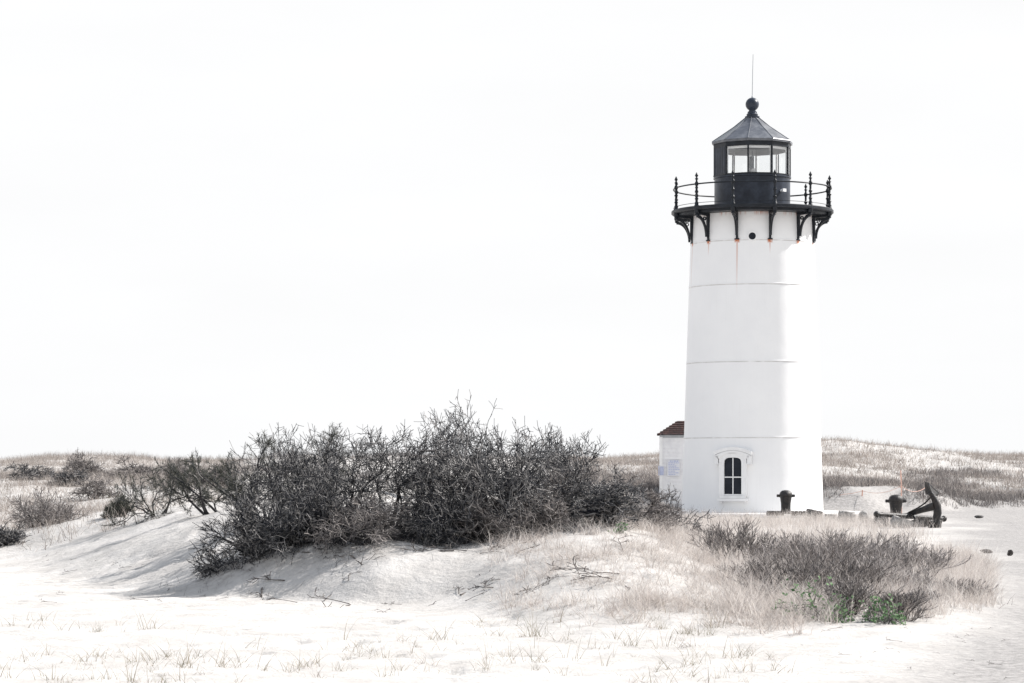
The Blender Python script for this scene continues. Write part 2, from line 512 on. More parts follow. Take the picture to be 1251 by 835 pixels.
# brackets
def bracket_mesh():
    bm = bmesh.new()
    t = 0.033
    # wall leg, seen as +x outward
    prism(bm, [(2.005, 8.88), (2.05, 8.88), (2.095, 9.15), (2.095, 9.755), (1.98, 9.755)], -t, t)
    prism(bm, [(2.0955, 9.67), (2.55, 9.70), (2.55, 9.764), (2.0955, 9.758)], -t + .003, t - .003)
    inner, outer = [], []
    for i in range(11):
        a = i / 10 * math.pi / 2
        outer.append((2.56 - 0.47 * math.cos(a), 9.02 + 0.70 * math.sin(a) - 0.02))
        inner.append((2.56 - 0.405 * math.cos(a), 9.02 + 0.60 * math.sin(a) - 0.02))
    strip(bm, inner, outer, -t + .006, t - .006)
    # small ring in the spandrel
    ri = [(2.20 + 0.035 * math.cos(a), 9.585 + 0.035 * math.sin(a)) for a in np.linspace(0, 2 * math.pi, 13)[:-1]]
    ro = [(2.20 + 0.062 * math.cos(a), 9.585 + 0.062 * math.sin(a)) for a in np.linspace(0, 2 * math.pi, 13)[:-1]]
    strip(bm, ri, ro, -t + .012, t - .012, closed=True)
    # foot plate
    box(bm, (2.04, 0, 8.885), (0.06, 0.15, 0.04))
    return fixn(bm)


bm = bracket_mesh(); me_br = bpy.data.meshes.new('bracket'); bm.to_mesh(me_br); bm.free()
bm = lathe([(0.01, 9.64), (0.035, 9.66), (0.045, 9.69), (0.03, 9.72), (0.055, 9.74), (0.06, 9.98), (0.045, 10.0), (0.05, 10.06), (0.032, 10.10),
            (0.032, 10.16), (0.05, 10.19), (0.032, 10.22), (0.028, 10.38), (0.045, 10.40), (0.045, 10.43), (0.028, 10.45), (0.026, 10.60), (0.042, 10.63),
            (0.050, 10.67), (0.042, 10.71), (0.024, 10.75), (0.022, 10.80), (0.045, 10.83), (0.022, 10.86), (0.02, 10.89), (0.043, 10.93), (0.030, 10.97), (0.006, 11.04)], 10)
me_po = bpy.data.meshes.new('railing_post'); fixn(bm); bm.to_mesh(me_po); bm.free()
for k, a in enumerate(PH):
    o = obj('bracket', me_br, M['black'], LH); o.rotation_euler = (0, 0, a - math.pi / 2)
    p = obj('railing_post', me_po, M['black'], LH); p.scale = (1.35, 1.35, 1.0)
    p.location = (2.565 * math.sin(a), -2.565 * math.cos(a), 0)
    if k == 0: smooth(p, 50)


def ring(r, z, rad, n=96, seg=8):
    bm = bmesh.new(); rings = []
    for i in range(n):
        a = 2 * math.pi * i / n
        rr = [bm.verts.new(((r + rad * math.cos(b)) * math.sin(a), -(r + rad * math.cos(b)) * math.cos(a), z + rad * math.sin(b))) for b in np.linspace(0, 2 * math.pi, seg, endpoint=False)]
        rings.append(rr)
    for i in range(n):
        A, B = rings[i], rings[(i + 1) % n]
        for k in range(seg):
            bm.faces.new((A[k], B[k], B[(k + 1) % seg], A[(k + 1) % seg]))
    return fixn(bm)


smooth(obj('top_rail', ring(2.565, 10.67, 0.024), M['black'], LH), 80)
smooth(obj('lower_rail', ring(2.565, 10.06, 0.009, 96, 6), M['black'], LH), 80)

# lantern drum
bm = lathe([(1.30, 9.972), (1.30, 10.06), (1.235, 10.08), (1.235, 10.99), (1.265, 11.00), (1.265, 11.055), (1.18, 11.065), (0.2, 11.066)], 72)
drum = obj('lantern_drum', fixn(bm), M['drum'], LH); smooth(drum, 30)
# white fitting on the drum
bm = bmesh.new()
Mx = rotM(R(48.5))
tube(bm, [Mx @ Vector((0, -1.22, 10.53)), Mx @ Vector((0, -1.36, 10.53))], 0.045, 10)
box(bm, (0, -1.37, 10.54), (0.15, 0.06, 0.10), Mx)
obj('vent_cowl', fixn(bm), M['white'], drum)

# lantern glazing (ten sides)
VA = [R(-6 + 36 * k) for k in range(10)]
RV = 1.262
Z0, Z1 = 11.06, 12.02


def vert(a, z, r=RV):
    return Vector((r * math.sin(a), -r * math.cos(a), z))


for k in range(10):
    a, b = VA[k], VA[(k + 1) % 10]
    mid = (a + R(18))
    ap = RV * math.cos(R(18)); half = RV * math.sin(R(18)) - 0.035
    Mx = rotM(mid)
    solid = k in (7, 8)          # panels on the landward side
    bm = bmesh.new()
    if solid:
        box(bm, (0, -ap, (Z0 + Z1) / 2), (2 * half, 0.03, Z1 - Z0 - 0.004), Mx)
        for i in range(6):
            box(bm, (-half + 0.06 + i * (2 * half - .12) / 5, -ap - 0.016, (Z0 + Z1) / 2), (0.02, 0.01, Z1 - Z0 - 0.1), Mx)
        obj('metal_panel', fixn(bm), M['drum'], LH)
    else:
        box(bm, (0, -ap, (Z0 + Z1) / 2), (2 * half, 0.012, Z1 - Z0 - 0.004), Mx)
        obj('lantern_pane', fixn(bm), M['glass'], LH)
for k in range(10):
    bm = bmesh.new()
    Mx = rotM(VA[k])
    box(bm, (0, -RV + 0.012, (Z0 + Z1) / 2), (0.052, 0.06, Z1 - Z0), Mx)
    mu = obj('mullion', fixn(bm), M['black'], LH)
    bm = bmesh.new()
    box(bm, (0, -RV + 0.062, (Z0 + Z1) / 2), (0.05, 0.04, Z1 - Z0 - 0.01), Mx)
    obj('inner_facing', fixn(bm), M['inner'], mu)


def dec(prof, mat, name, parent, cap=True):
    bm = bmesh.new(); lathe(prof, 10, bm, None, VA[0], cap)
    return obj(name, fixn(bm), mat, parent)


# sill and head of the glazing, ring shaped
def decring(r0, r1, z0, z1):
    bm = bmesh.new()
    rr = []
    for r_, z_ in ((r0, z0), (r1, z0), (r1, z1), (r0, z1)):
        rr.append([bm.verts.new(vert(a, z_, r_)) for a in VA])
    for q in range(4):
        A, B = rr[q], rr[(q + 1) % 4]
        for i in range(10):
            j = (i + 1) % 10
            bm.faces.new((A[i], A[j], B[j], B[i]))
    return fixn(bm)


obj('glazing_sill', decring(1.15, 1.295, 11.062, 11.10), M['black'], LH)
head = obj('glazing_head', decring(1.19, 1.285, 11.975, 12.16), M['black'], LH)
obj('inner_valance', decring(1.15, 1.186, 11.90, 12.15), M['inner'], head)
bm = bmesh.new()
lathe([(1.335, 12.12), (1.345, 12.19), (1.335, 12.205), (0.62, 12.69), (0.20, 13.02), (0.17, 13.05)], 10, bm, None, VA[0])
roof = obj('lantern_roof', fixn(bm), M['roofmetal'], LH)
bm = bmesh.new()
for a in VA:                                     # standing seams on the hips
    tube(bm, [vert(a, 12.205, 1.335), vert(a, 12.69, 0.62), vert(a, 13.03, 0.20)], 0.014, 6)
obj('hip_seam', fixn(bm), M['roofmetal'], roof)
bm = lathe([(0.24, 13.00), (0.24, 13.05), (0.18, 13.07), (0.19, 13.12), (0.15, 13.16), (0.155, 13.20), (0.11, 13.23), (0.11, 13.27)], 24)
vent = obj('roof_collar', fixn(bm), M['drum'], roof); smooth(vent, 40)
pb = [(0.22 * math.sin(t), 13.45 - 0.22 * math.cos(t)) for t in np.linspace(0.25, math.pi - 0.12, 16)]
bm = lathe(pb, 32); o = obj('ball_finial', fixn(bm), M['drum'], roof); smooth(o, 60)
bm = lathe([(0.03, 13.66), (0.028, 13.70), (0.008, 13.76)], 10)
tube(bm, [(0, 0, 13.74), (0.012, 0, 14.5), (0.028, 0, 15.08)], [0.013, 0.012, 0.010], 6)
obj('lightning_rod', fixn(bm), M['lamp'], roof)

# beacon inside
bm = bmesh.new()
lathe([(0.14, 11.068), (0.14, 11.12), (0.06, 11.14), (0.06, 11.22), (0.10, 11.24), (0.10, 11.33), (0.07, 11.36), (0.02, 11.38)], 20, bm)
bc = obj('beacon_lamp', fixn(bm), M['inner'], LH); smooth(bc, 40)
bm = bmesh.new(); box(bm, (-0.04, 0.25, 11.58), (0.20, 0.12, 0.40)); tube(bm, [(0.0, 0.25, 11.07), (0.0, 0.25, 11.95)], 0.018, 8)
obj('control_box', fixn(bm), M['lamp'], LH)

# porthole
Mx = rotM(R(0.0))
zc = 8.97
ri = [(0.115 * math.cos(t), zc + 0.115 * math.sin(t)) for t in np.linspace(0, 2 * math.pi, 25)[:-1]]
ro = [(0.165 * math.cos(t), zc + 0.165 * math.sin(t)) for t in np.linspace(0, 2 * math.pi, 25)[:-1]]
bm = strip(bmesh.new(), ri, ro, -rw(zc) - 0.03, -rw(zc) + 0.03, Mx, True)
ph = obj('porthole', fixn(bm), M['white'], LH)
rp = [(0.135 * math.cos(t), zc + 0.135 * math.sin(t)) for t in np.linspace(0, 2 * math.pi, 25)[:-1]]
bm = prism(bmesh.new(), rp, -rw(zc) - 0.016, -rw(zc) + 0.02, Mx)
obj('porthole_glass', fixn(bm), M['pane'], ph)

# window
Mx = rotM(R(-15.2))
y0 = -rw(1.3)


def arch(hw, zb, zs, rise, n=14):
    pts = [(-hw, zb), (-hw, (zb + zs) / 2)]
    for i in range(n + 1):
        t = math.pi - math.pi * i / n
        c, s_ = math.cos(t), math.sin(t)
        # basket arch
        pts.append((hw * math.copysign(abs(c) ** 0.62, c), zs + rise * abs(s_) ** 0.62))
    pts += [(hw, (zb + zs) / 2), (hw, zb)]
    return pts


inn = arch(0.285, 0.68, 1.70, 0.20); outr = arch(0.455, 0.68, 1.74, 0.30)
bm = strip(bmesh.new(), inn, outr, y0 - 0.105, y0 + 0.12, Mx)
win = obj('window', fixn(bm), M['white'], LH)
bm = prism(bmesh.new(), arch(0.282, 0.69, 1.69, 0.205), y0 - 0.048, y0 - 0.03, Mx)
obj('pane', fixn(bm), M['pane'], win)
bm = bmesh.new()
box(bm, (0.0, y0 - 0.056, 1.29), (0.03, 0.03, 1.20), Mx)
box(bm, (0.0, y0 - 0.058, 1.275), (0.56, 0.036, 0.036), Mx)
box(bm, (0.0, y0 - 0.060, 0.71), (0.565, 0.04, 0.05), Mx)
obj('muntin', fixn(bm), M['white'], win)
bm = bmesh.new()
box(bm, (0, y0 - 0.06, 0.555), (0.98, 0.24, 0.085), Mx)
box(bm, (0, y0 - 0.04, 0.64), (0.84, 0.2, 0.075), Mx)
for s_ in (-1, 1): box(bm, (s_ * 0.40, y0 - 0.035, 0.48), (0.09, 0.17, 0.07), Mx)
obj('sill', fixn(bm), M['white'], win)
hi, ho = [], []
for i in range(17):
    t = -1 + i / 8
    ho.append((0.64 * t, 2.08 + 0.16 * (1 - t * t)))
    hi.append((0.60 * t, 1.975 + 0.155 * (1 - t * t)))
bm = strip(bmesh.new(), hi, ho, y0 - 0.13, y0 + 0.14, Mx)
hi2 = [(0.48 * (-1 + i / 8), 1.85 + 0.20 * (1 - abs(-1 + i / 8) ** 2.5)) for i in range(17)]
ho2 = [(0.58 * (-1 + i / 8), 1.97 + 0.153 * (1 - (-1 + i / 8) ** 2)) for i in range(17)]
strip(bm, hi2, ho2, y0 - 0.125, y0 + 0.14, Mx)
for s_ in (-1, 1):
    box(bm, (s_ * 0.535, y0 - 0.03, 1.83), (0.115, 0.19, 0.25), Mx)
    box(bm, (s_ * 0.535, y0 - 0.035, 1.70), (0.15, 0.22, 0.04), Mx)
obj('window_hood', fixn(bm), M['white'], win)

# ------------------------------------------------------------------ oil house behind
hy = 91.5
hx0 = xat(807.5, hy)
OH = empty('oil_house', (hx0, hy, 0.0), -math.atan2(hx0, hy))
tag(OH, 'small white clapboard outbuilding with dark red hipped roof half hidden behind the tower', 'outbuilding')
w_, d_, h_ = 3.2, 2.6, 2.66
bm = bmesh.new()
box(bm, (w_ / 2, d_ / 2, h_ / 2 - 0.1), (w_ - 0.04, d_ - 0.04, h_ + 0.2))
nb = 20
for i in range(nb):          # overlapping clapboards as thin wedges
    z0_ = 0.05 + i * (h_ - 0.08) / nb; z1_ = z0_ + (h_ - 0.08) / nb
    for (mm, L) in ((Matrix.Identity(4), w_), (Matrix.Translation((0, d_, 0)) @ Matrix.Rotation(-math.pi / 2, 4, 'Z'), d_)):
        a = [mm @ Vector(p) for p in ((0.03, -0.022, z0_), (L - 0.03, -0.022, z0_), (L - 0.03, 0.0, z1_), (0.03, 0.0, z1_), (0.03, 0.03, z0_), (L - 0.03, 0.03, z0_))]
        v = [bm.verts.new(p) for p in a]
        bm.faces.new((v[0], v[1], v[2], v[3])); bm.faces.new((v[4], v[5], v[1], v[0]))
fixn(bm)
hw_ = obj('wall', bm, M['clap'], OH)
for (cx, cy) in ((0, 0), (w_, 0), (0, d_)):
    bm = bmesh.new(); box(bm, (cx, cy, h_ / 2 - 0.05), (0.11, 0.11, h_ + 0.06))
    obj('corner_board', fixn(bm), M['white'], hw_)
bm = bmesh.new()
box(bm, (w_ / 2, d_ / 2, h_ + 0.01), (w_ + 0.10, d_ + 0.10, 0.10))
obj('eave_board', fixn(bm), M['lamp'], OH)
# hip roof made of stepped shingle courses
bm = bmesh.new()
n_c = 7
for i in range(n_c):
    f0, f1 = i / n_c, (i + 1) / n_c
    ov = 0.14
    def rect(f, dz):
        e = (1 - f)
        xL = -ov + f * (0.60 + ov); xR = w_ + ov - f * (0.60 + ov)
        yF = -ov + f * (d_ / 2 + ov); yB = d_ + ov - f * (d_ / 2 + ov)
        z_ = h_ + 0.07 + f * 0.50 + dz
        return [Vector((xL, yF, z_)), Vector((xR, yF, z_)), Vector((xR, yB, z_)), Vector((xL, yB, z_))]
    A, B = rect(f0, 0.035), rect(f1, 0.0)
    A0 = rect(f0, -0.01)
    va = [bm.verts.new(p) for p in A]; vb = [bm.verts.new(p) for p in B]; v0 = [bm.verts.new(p) for p in A0]
    for q in range(4):
        p = (q + 1) % 4
        bm.faces.new((va[q], va[p], vb[p], vb[q])); bm.faces.new((v0[q], v0[p], va[p], va[q]))
    if i == 0: bm.faces.new(v0[::-1])
obj('roof', fixn(bm), M['shingle'], OH)
# notice board: pale board with faded unreadable lines
bm = bmesh.new(); box(bm, (0.44, -0.045, 1.56), (0.44, 0.03, 0.56))
nbd = obj('notice_board', bm, M['signwhite'], OH)
nbd['label'] = 'pale notice board with faded blue lettering'
bm = bmesh.new()
rr = random.Random(3)
zz = 1.80
for i in range(9):
    L = rr.choice([0.34, 0.26, 0.30, 0.2]); x0 = 0.26 if i else 0.31
    hgt = 0.035 if i else 0.05
    xx = x0
    while xx < x0 + L:
        ww = rr.uniform(0.03, 0.09)
        box(bm, (xx + ww / 2, -0.0625, zz), (ww, 0.004, hgt)); xx += ww + 0.015
    zz -= 0.058
obj('lettering', bm, M['signblue'], nbd)
bm = bmesh.new(); box(bm, (-0.075, 0.03, 1.47), (0.03, 0.30, 0.34)); box(bm, (0.03, -0.068, 1.46), (0.13, 0.02, 0.30))
sg = obj('corner_sign', fixn(bm), M['signblue'], OH)

# ------------------------------------------------------------------ bollards, timbers, stones
def bollard(loc, s, label):
    r = empty('bollard', loc, -math.atan2(loc[0], loc[1]))
    tag(r, label, 'bollard', 'iron mooring bollards by the tower')
    o = obj('post', fixn(lathe([(0.21 * s, -0.03), (0.21 * s, 0.02 * s), (0.155 * s, 0.05 * s), (0.145 * s, 0.14 * s), (0.152 * s, 0.30 * s), (0.172 * s, 0.44 * s), (0.18 * s, 0.50 * s)], 28)), M['iron'], r); smooth(o, 40)
    o = obj('cap', fixn(lathe([(0.18 * s, 0.501 * s), (0.20 * s, 0.52 * s), (0.198 * s, 0.585 * s), (0.175 * s, 0.645 * s), (0.12 * s, 0.69 * s), (0.04 * s, 0.71 * s)], 28)), M['iron'], r); smooth(o, 50)
    for q in (-1, 1):
        bm = tube(bmesh.new(), [(q * 0.16 * s, 0, 0.53 * s), (q * 0.22 * s, 0, 0.535 * s), (q * 0.265 * s, 0, 0.535 * s), (q * 0.285 * s, 0, 0.535 * s)], [0.05 * s, 0.042 * s, 0.045 * s, 0.03 * s], 12)
        o = obj('horn', fixn(bm), M['iron'], r); smooth(o, 50)
    return r


bY = 81.2
bx = xat(960, bY)
bollard((bx, bY, EYE - (627 - HOR) / FPX * bY), 1.0, 'black iron bollard with a domed cap standing against the white tower wall')
bollard((xat(1094.5, 76.5), 76.5, 0.03), 1.08, 'black iron bollard with a domed cap standing behind the anchor')


def rock(name, loc, size, mat, label, seed, rz=0, tilt=0.0, cat='stone', rough=0.12, group='stones around the lighthouse foot', cuby=0.0):
    rg = np.random.default_rng(seed)
    bm = bmesh.new()
    bmesh.ops.create_cube(bm, size=1.0) if cuby else bmesh.ops.create_icosphere(bm, subdivisions=2, radius=0.5)
    if cuby:
        bmesh.ops.subdivide_edges(bm, edges=bm.edges[:], cuts=4, use_grid_fill=True)
    cuts = rg.normal(size=(9, 3)); cuts /= np.linalg.norm(cuts, axis=1)[:, None]
    dist = rg.uniform(0.36, 0.48, 9) if not cuby else rg.uniform(0.62, 0.8, 9)
    for v in bm.verts:
        p = np.array(v.co)
        for c, dd in zip(cuts, dist):
            e = p @ c - dd
            if e > 0: p = p - c * e
        p = p * (1 + rough * (float(vnoise(p[0] * 4 + seed, p[1] * 4 + p[2] * 3, seed))))
        v.co = p * np.array(size)
    bmesh.ops.rotate(bm, cent=(0, 0, 0), matrix=Matrix.Rotation(tilt, 3, 'Y'), verts=bm.verts)
    o = obj(name, fixn(bm), mat); o.location = loc; o.rotation_euler = (0, 0, rz); smooth(o, 32)
    tag(o, label, cat, group)
    return o


for (px, w, lab) in ((947, 0.52, 'dark flat timber lying left of the bollard at the tower foot'), (975.5, 0.47, 'dark flat timber lying right of the bollard at the tower foot')):
    bm = bmesh.new()
    box(bm, (0, 0, 0.065), (w, 0.5, 0.12))
    bmesh.ops.bevel(bm, geom=bm.edges[:], offset=0.015, segments=1, affect='EDGES')
    for i in range(4): box(bm, (-w / 2 + (i + .5) * w / 4, -0.02, 0.135), (w / 4 - 0.03, 0.5, 0.03))
    o = obj('timber_block', fixn(bm), M['timber']); o.location = (xat(px, 81.0), 81.0, EYE - (630.5 - HOR) / FPX * 81.0)
    o.rotation_euler = (0, 0, random.uniform(-.1, .1))
    tag(o, lab, 'timber', 'dark timbers beside the bollard')
# low concrete kerb carrying the bollard
bm = bmesh.new(); box(bm, (0, 0, 0.0), (2.15, 1.1, 0.24)); bmesh.ops.bevel(bm, geom=bm.edges[:], offset=0.02, segments=1, affect='EDGES')
o = obj('concrete_pad', fixn(bm), M['concrete']); zt = EYE - (631 - HOR) / FPX * 81.0
o.location = (xat(962, 81.3), 81.3, zt - 0.12); tag(o, 'low pale concrete pad under the bollard beside the tower', 'concrete pad')

STN = [  # px, py base, Y, size, mat, tilt, cuby, label
    (994, 641, 77.5, (0.42, 0.34, 0.36), 'stonedark', 0.22, 1, 'dark squared block of stone tilted beside the right foot of the tower'),
    (913, 637, 79.0, (0.24, 0.2, 0.22), 'stonegrey', 0.3, 0, 'small grey stone in the grass under the tower window'),
    (1034, 640, 76.5, (0.46, 0.36, 0.34), 'stonegrey', 0.1, 1, 'grey stone lying midway between the dark block and the anchor'),
    (1054, 640, 75.5, (0.36, 0.32, 0.42), 'stonegrey', -0.15, 0, 'upright grey stone just left of the anchor end'),
    (1077, 643, 71.0, (0.50, 0.42, 0.44), 'stonedark', 0.1, 0, 'dark rounded stone under the left end of the anchor stock'),
    (1101, 646, 68.2, (0.50, 0.36, 0.30), 'stonegrey', 0.35, 1, 'pale grey tilted slab under the middle of the anchor'),
    (1126, 643, 70.5, (0.46, 0.34, 0.24), 'stonedark', -0.2, 1, 'dark low stone between the anchor shank and its lower fluke'),
    (1015, 638, 78.0, (0.34, 0.26, 0.2), 'stonegrey', 0.05, 1, 'small pale grey stone right of the dark block'),
    (1205, 672, 49.5, (0.27, 0.20, 0.085), 'timber', 0.1, 0, 'dark flat lump lying alone on the track right of the scrub'),
    (1234, 676, 48.0, (0.13, 0.10, 0.14), 'timber', 0.3, 0, 'small dark pointed lump on the track at the right edge'),
    (1196, 633, 79.0, (0.30, 0.3, 0.10), 'stonedark', 0.0, 0, 'small dark lump at the foot of the far sandy bank'),
    (568, 697, 35.2, (0.16, 0.13, 0.10), 'timber', 0.3, 1, 'dark blocky stump lying on the sand in front of the thicket'),
    (582, 690, 35.6, (0.11, 0.10, 0.13), 'timber', 0.5, 1, 'dark upright lump behind the blocky stump on the sand'),
]
for i, (px, py, Y, size, mt, tl, cb, lab) in enumerate(STN):
    p = at(px, py, Y)
    z_ = hz(p.x, p.y)
    wood = mt == 'timber'
    far = px > 1180
    rock('lump' if far else 'stump' if wood else 'stone', (p.x, Y, max(z_, p.z if Y > 60 else z_) + size[2] * 0.36), size, M[mt], lab, 40 + i, random.uniform(-.4, .4), tl,
         cat='debris' if far else 'stump' if wood else 'stone', group='dark lumps on the track' if far else 'dark stumps before the thicket' if wood else 'stones around the lighthouse foot', cuby=cb)

# ------------------------------------------------------------------ anchor
aY = 69.0
AO = at(1140, 645, aY)
AN = empty('anchor', AO, 0)
tag(AN, 'large old black iron anchor lying on stones beside the track', 'anchor')


def al(px, py, dY=0.0):
    return at(px, py, aY + dY) - AO


# arm: one crescent, upper half raised
apts = [al(1136.5, 602, -0.05), al(1141, 609, 0), al(1145, 618), al(1145.5, 627), al(1143.5, 636), al(1139.5, 646, -0.02)]
bm = tube(bmesh.new(), apts, [0.06, 0.08, 0.105, 0.11, 0.10, 0.085], 12, 1.0, (0, 1, 0))
smooth(obj('arm', fixn(bm), M['iron'], AN), 50)
# shank: from the crown towards the lens and left
bm = tube(bmesh.new(), [al(1143, 618, 0.0), al(1129, 622.5, 0.3), al(1114, 627.5, 0.6), al(1104, 631, 0.8)], [0.12, 0.085, 0.06, 0.065], 10)
smooth(obj('shank', fixn(bm), M['iron'], AN), 50)
bm = tube(bmesh.new(), [al(1137, 607.5, 0.05), al(1130, 615, 0.2), al(1121, 621, 0.35), al(1110, 626.5, 0.6)], 0.022, 8)
obj('brace_rod', fixn(bm), M['iron'], AN)
# eye and shackle
bm = bmesh.new()
c0 = al(1111, 634, 0.5)
tube(bm, [c0 + Vector((0.12 * math.cos(t) * 1.3, 0.03 * math.sin(t * 2), 0.09 * math.sin(t))) for t in np.linspace(0, 2 * math.pi, 15)], 0.03, 8)
obj('shackle', fixn(bm), M['iron'], AN)
# stock
s0, s1 = al(1071, 628.5, -0.3), al(1153, 634, 1.6)
bm = tube(bmesh.new(), [s0, s0.lerp(s1, 0.2), s0.lerp(s1, 0.42), s0.lerp(s1, 0.6), s1], [0.05, 0.065, 0.075, 0.06, 0.05], 10)
stk = obj('stock', fixn(bm), M['iron'], AN); smooth(stk, 50)
for pnt, rd in ((s0, 0.085), (s1, 0.085)):
    bm = bmesh.new(); bmesh.ops.create_uvsphere(bm, u_segments=14, v_segments=10, radius=rd, matrix=Matrix.Translation(pnt))
    smooth(obj('stock_ball', bm, M['iron'], stk), 60)


def palm(L0, R0, L1, R1, T, Bt, th):
    """bent two-sided palm: ridge T-Bt towards the lens, wings L and R folded back"""
    bm = bmesh.new()
    off = Vector((0.02, th, 0.0))
    f = [bm.verts.new(p) for p in (L0, T, R0, R1, Bt, L1)]
    g = [bm.verts.new(p + off) for p in (L0, T, R0, R1, Bt, L1)]
    for q in ((0, 1, 4, 5), (1, 2, 3, 4)):
        bm.faces.new([f[i] for i in q]); bm.faces.new([g[i] for i in q[::-1]])
    for i in range(6):
        j = (i + 1) % 6
        bm.faces.new((f[j], f[i], g[i], g[j]))
    obj('fluke', fixn(bm), M['iron'], AN)


palm(al(1129.5, 588.5, 0.16), al(1147.5, 602.5, 0.42), al(1130.5, 604.0, 0.16), al(1145.5, 606.5, 0.40), al(1134.5, 590.0, -0.12), al(1139.5, 606.0, -0.10), 0.07)
palm(al(1134.0, 637.5, 0.22), al(1151.0, 636.0, 0.30), al(1133.5, 646.5, 0.22), al(1149.5, 646.0, 0.30), al(1142.5, 637.0, 0.10), al(1141.5, 648.0, 0.10), 0.10)

# ------------------------------------------------------------------ stake and string
sY = 88.0
p0 = at(1101.5, 606, sY); zg = hz(p0.x, sY)
bm = tube(bmesh.new(), [(0, 0, zg - 0.1), (-0.01, 0, 1.0), (-0.03, 0, EYE - (575 - HOR) / FPX * sY)], 0.020, 8)
o = obj('marker_stake', fixn(bm), M['orange']); o.location = (p0.x, sY, 0)
tag(o, 'thin orange marker stake standing behind the far bollard', 'stake', 'orange stakes of the rope fence')
p1 = at(1053, 612, 92.0); zg1 = hz(p1.x, 92.0)
bm = tube(bmesh.new(), [(0, 0, zg1 - 0.1), (0.02, 0, EYE - (599 - HOR) / FPX * 92.0)], 0.022, 8)
o = obj('marker_stake', fixn(bm), M['orange']); o.location = (p1.x, 92.0, 0)
tag(o, 'short orange stake in the scrub between the tower and the far bollard', 'stake', 'orange stakes of the rope fence')


def string(pts, name, label):
    bm = bmesh.new(); out = []
    for a, b in zip(pts[:-1], pts[1:]):
        for t in np.linspace(0, 1, 8, endpoint=False):
            p = a.lerp(b, t); p.z -= 0.18 * 4 * t * (1 - t) * (b - a).length / 5
            out.append(p)
    out.append(pts[-1])
    tube(bm, out, 0.008, 5)
    o = obj(name, fixn(bm), M['orange']); tag(o, label, 'rope', 'orange ropes along the far bank')


string([at(1008, 608, 92.5), at(1030, 604, 92), at(1053, 600, 92)], 'marker_rope', 'sagging orange rope on the far bank close to the tower')
string([at(1054, 600, 92), at(1101, 594, sY), at(1135, 592, 94)], 'marker_rope', 'sagging orange rope on the far bank behind the anchor')


# ------------------------------------------------------------------ vegetation
def segs_mesh(name, P0, P1, R0, R1, k=3):
    """independent prisms along segments"""
    n = len(P0)
    d = P1 - P0; L = np.linalg.norm(d, axis=1, keepdims=True) + 1e-9; d = d / L
    ref = np.where(np.abs(d[:, 2:3]) > 0.9, np.array([[1.0, 0, 0]]), np.array([[0, 0, 1.0]]))
    u = np.cross(d, ref); u /= np.linalg.norm(u, axis=1, keepdims=True) + 1e-9
    v = np.cross(u, d)
    ang = np.arange(k) * 2 * math.pi / k
    off = u[:, None, :] * np.cos(ang)[None, :, None] + v[:, None, :] * np.sin(ang)[None, :, None]
    A = P0[:, None, :] + off * R0[:, None, None]
    B = P1[:, None, :] + off * R1[:, None, None]
    V = np.concatenate([A, B], 1).reshape(-1, 3)
    base = (np.arange(n) * 2 * k)[:, None, None]
    q = np.array([[i, (i + 1) % k, k + (i + 1) % k, k + i] for i in range(k)])[None]
    return mesh_np(name, V, (base + q).reshape(-1, 4))


def join_np(name, meshes):
    V = []; F = []; c = 0
    for m in meshes:
        vv = np.empty(len(m.vertices) * 3, dtype=np.float32); m.vertices.foreach_get('co', vv)
        ff = np.empty(len(m.loops), dtype=np.int32); m.loops.foreach_get('vertex_index', ff)
        V.append(vv.reshape(-1, 3)); F.append(ff.reshape(-1, 4) + c); c += len(m.vertices)
        bpy.data.meshes.remove(m)
    return mesh_np(name, np.concatenate(V), np.concatenate(F))


def unit(v):
    return v / (np.linalg.norm(v, axis=-1, keepdims=True) + 1e-9)


def poly_mesh(name, P, Rr, k=3):
    """connected tubes along polylines P (n,m,3), radii Rr (n,m) -> one island per polyline"""
    n, m, _ = P.shape
    d = np.empty_like(P); d[:, 1:-1] = P[:, 2:] - P[:, :-2]; d[:, 0] = P[:, 1] - P[:, 0]; d[:, -1] = P[:, -1] - P[:, -2]
    d = unit(d)
    md = unit(P[:, -1] - P[:, 0])
    ref = np.where(np.abs(md[:, 2:3]) > 0.85, np.array([[1.0, 0, 0]]), np.array([[0, 0, 1.0]]))[:, None, :]
    u = unit(np.cross(d, np.broadcast_to(ref, d.shape))); v = np.cross(u, d)
    ang = np.arange(k) * 2 * math.pi / k
    V = P[:, :, None, :] + Rr[:, :, None, None] * (u[:, :, None, :] * np.cos(ang)[None, None, :, None] + v[:, :, None, :] * np.sin(ang)[None, None, :, None])
    base = (np.arange(n) * m * k)[:, None, None]
    q = np.array([[s * k + i, s * k + (i + 1) % k, (s + 1) * k + (i + 1) % k, (s + 1) * k + i] for s in range(m - 1) for i in range(k)])[None]
    return mesh_np(name, V.reshape(-1, 3), (base + q).reshape(-1, 4))


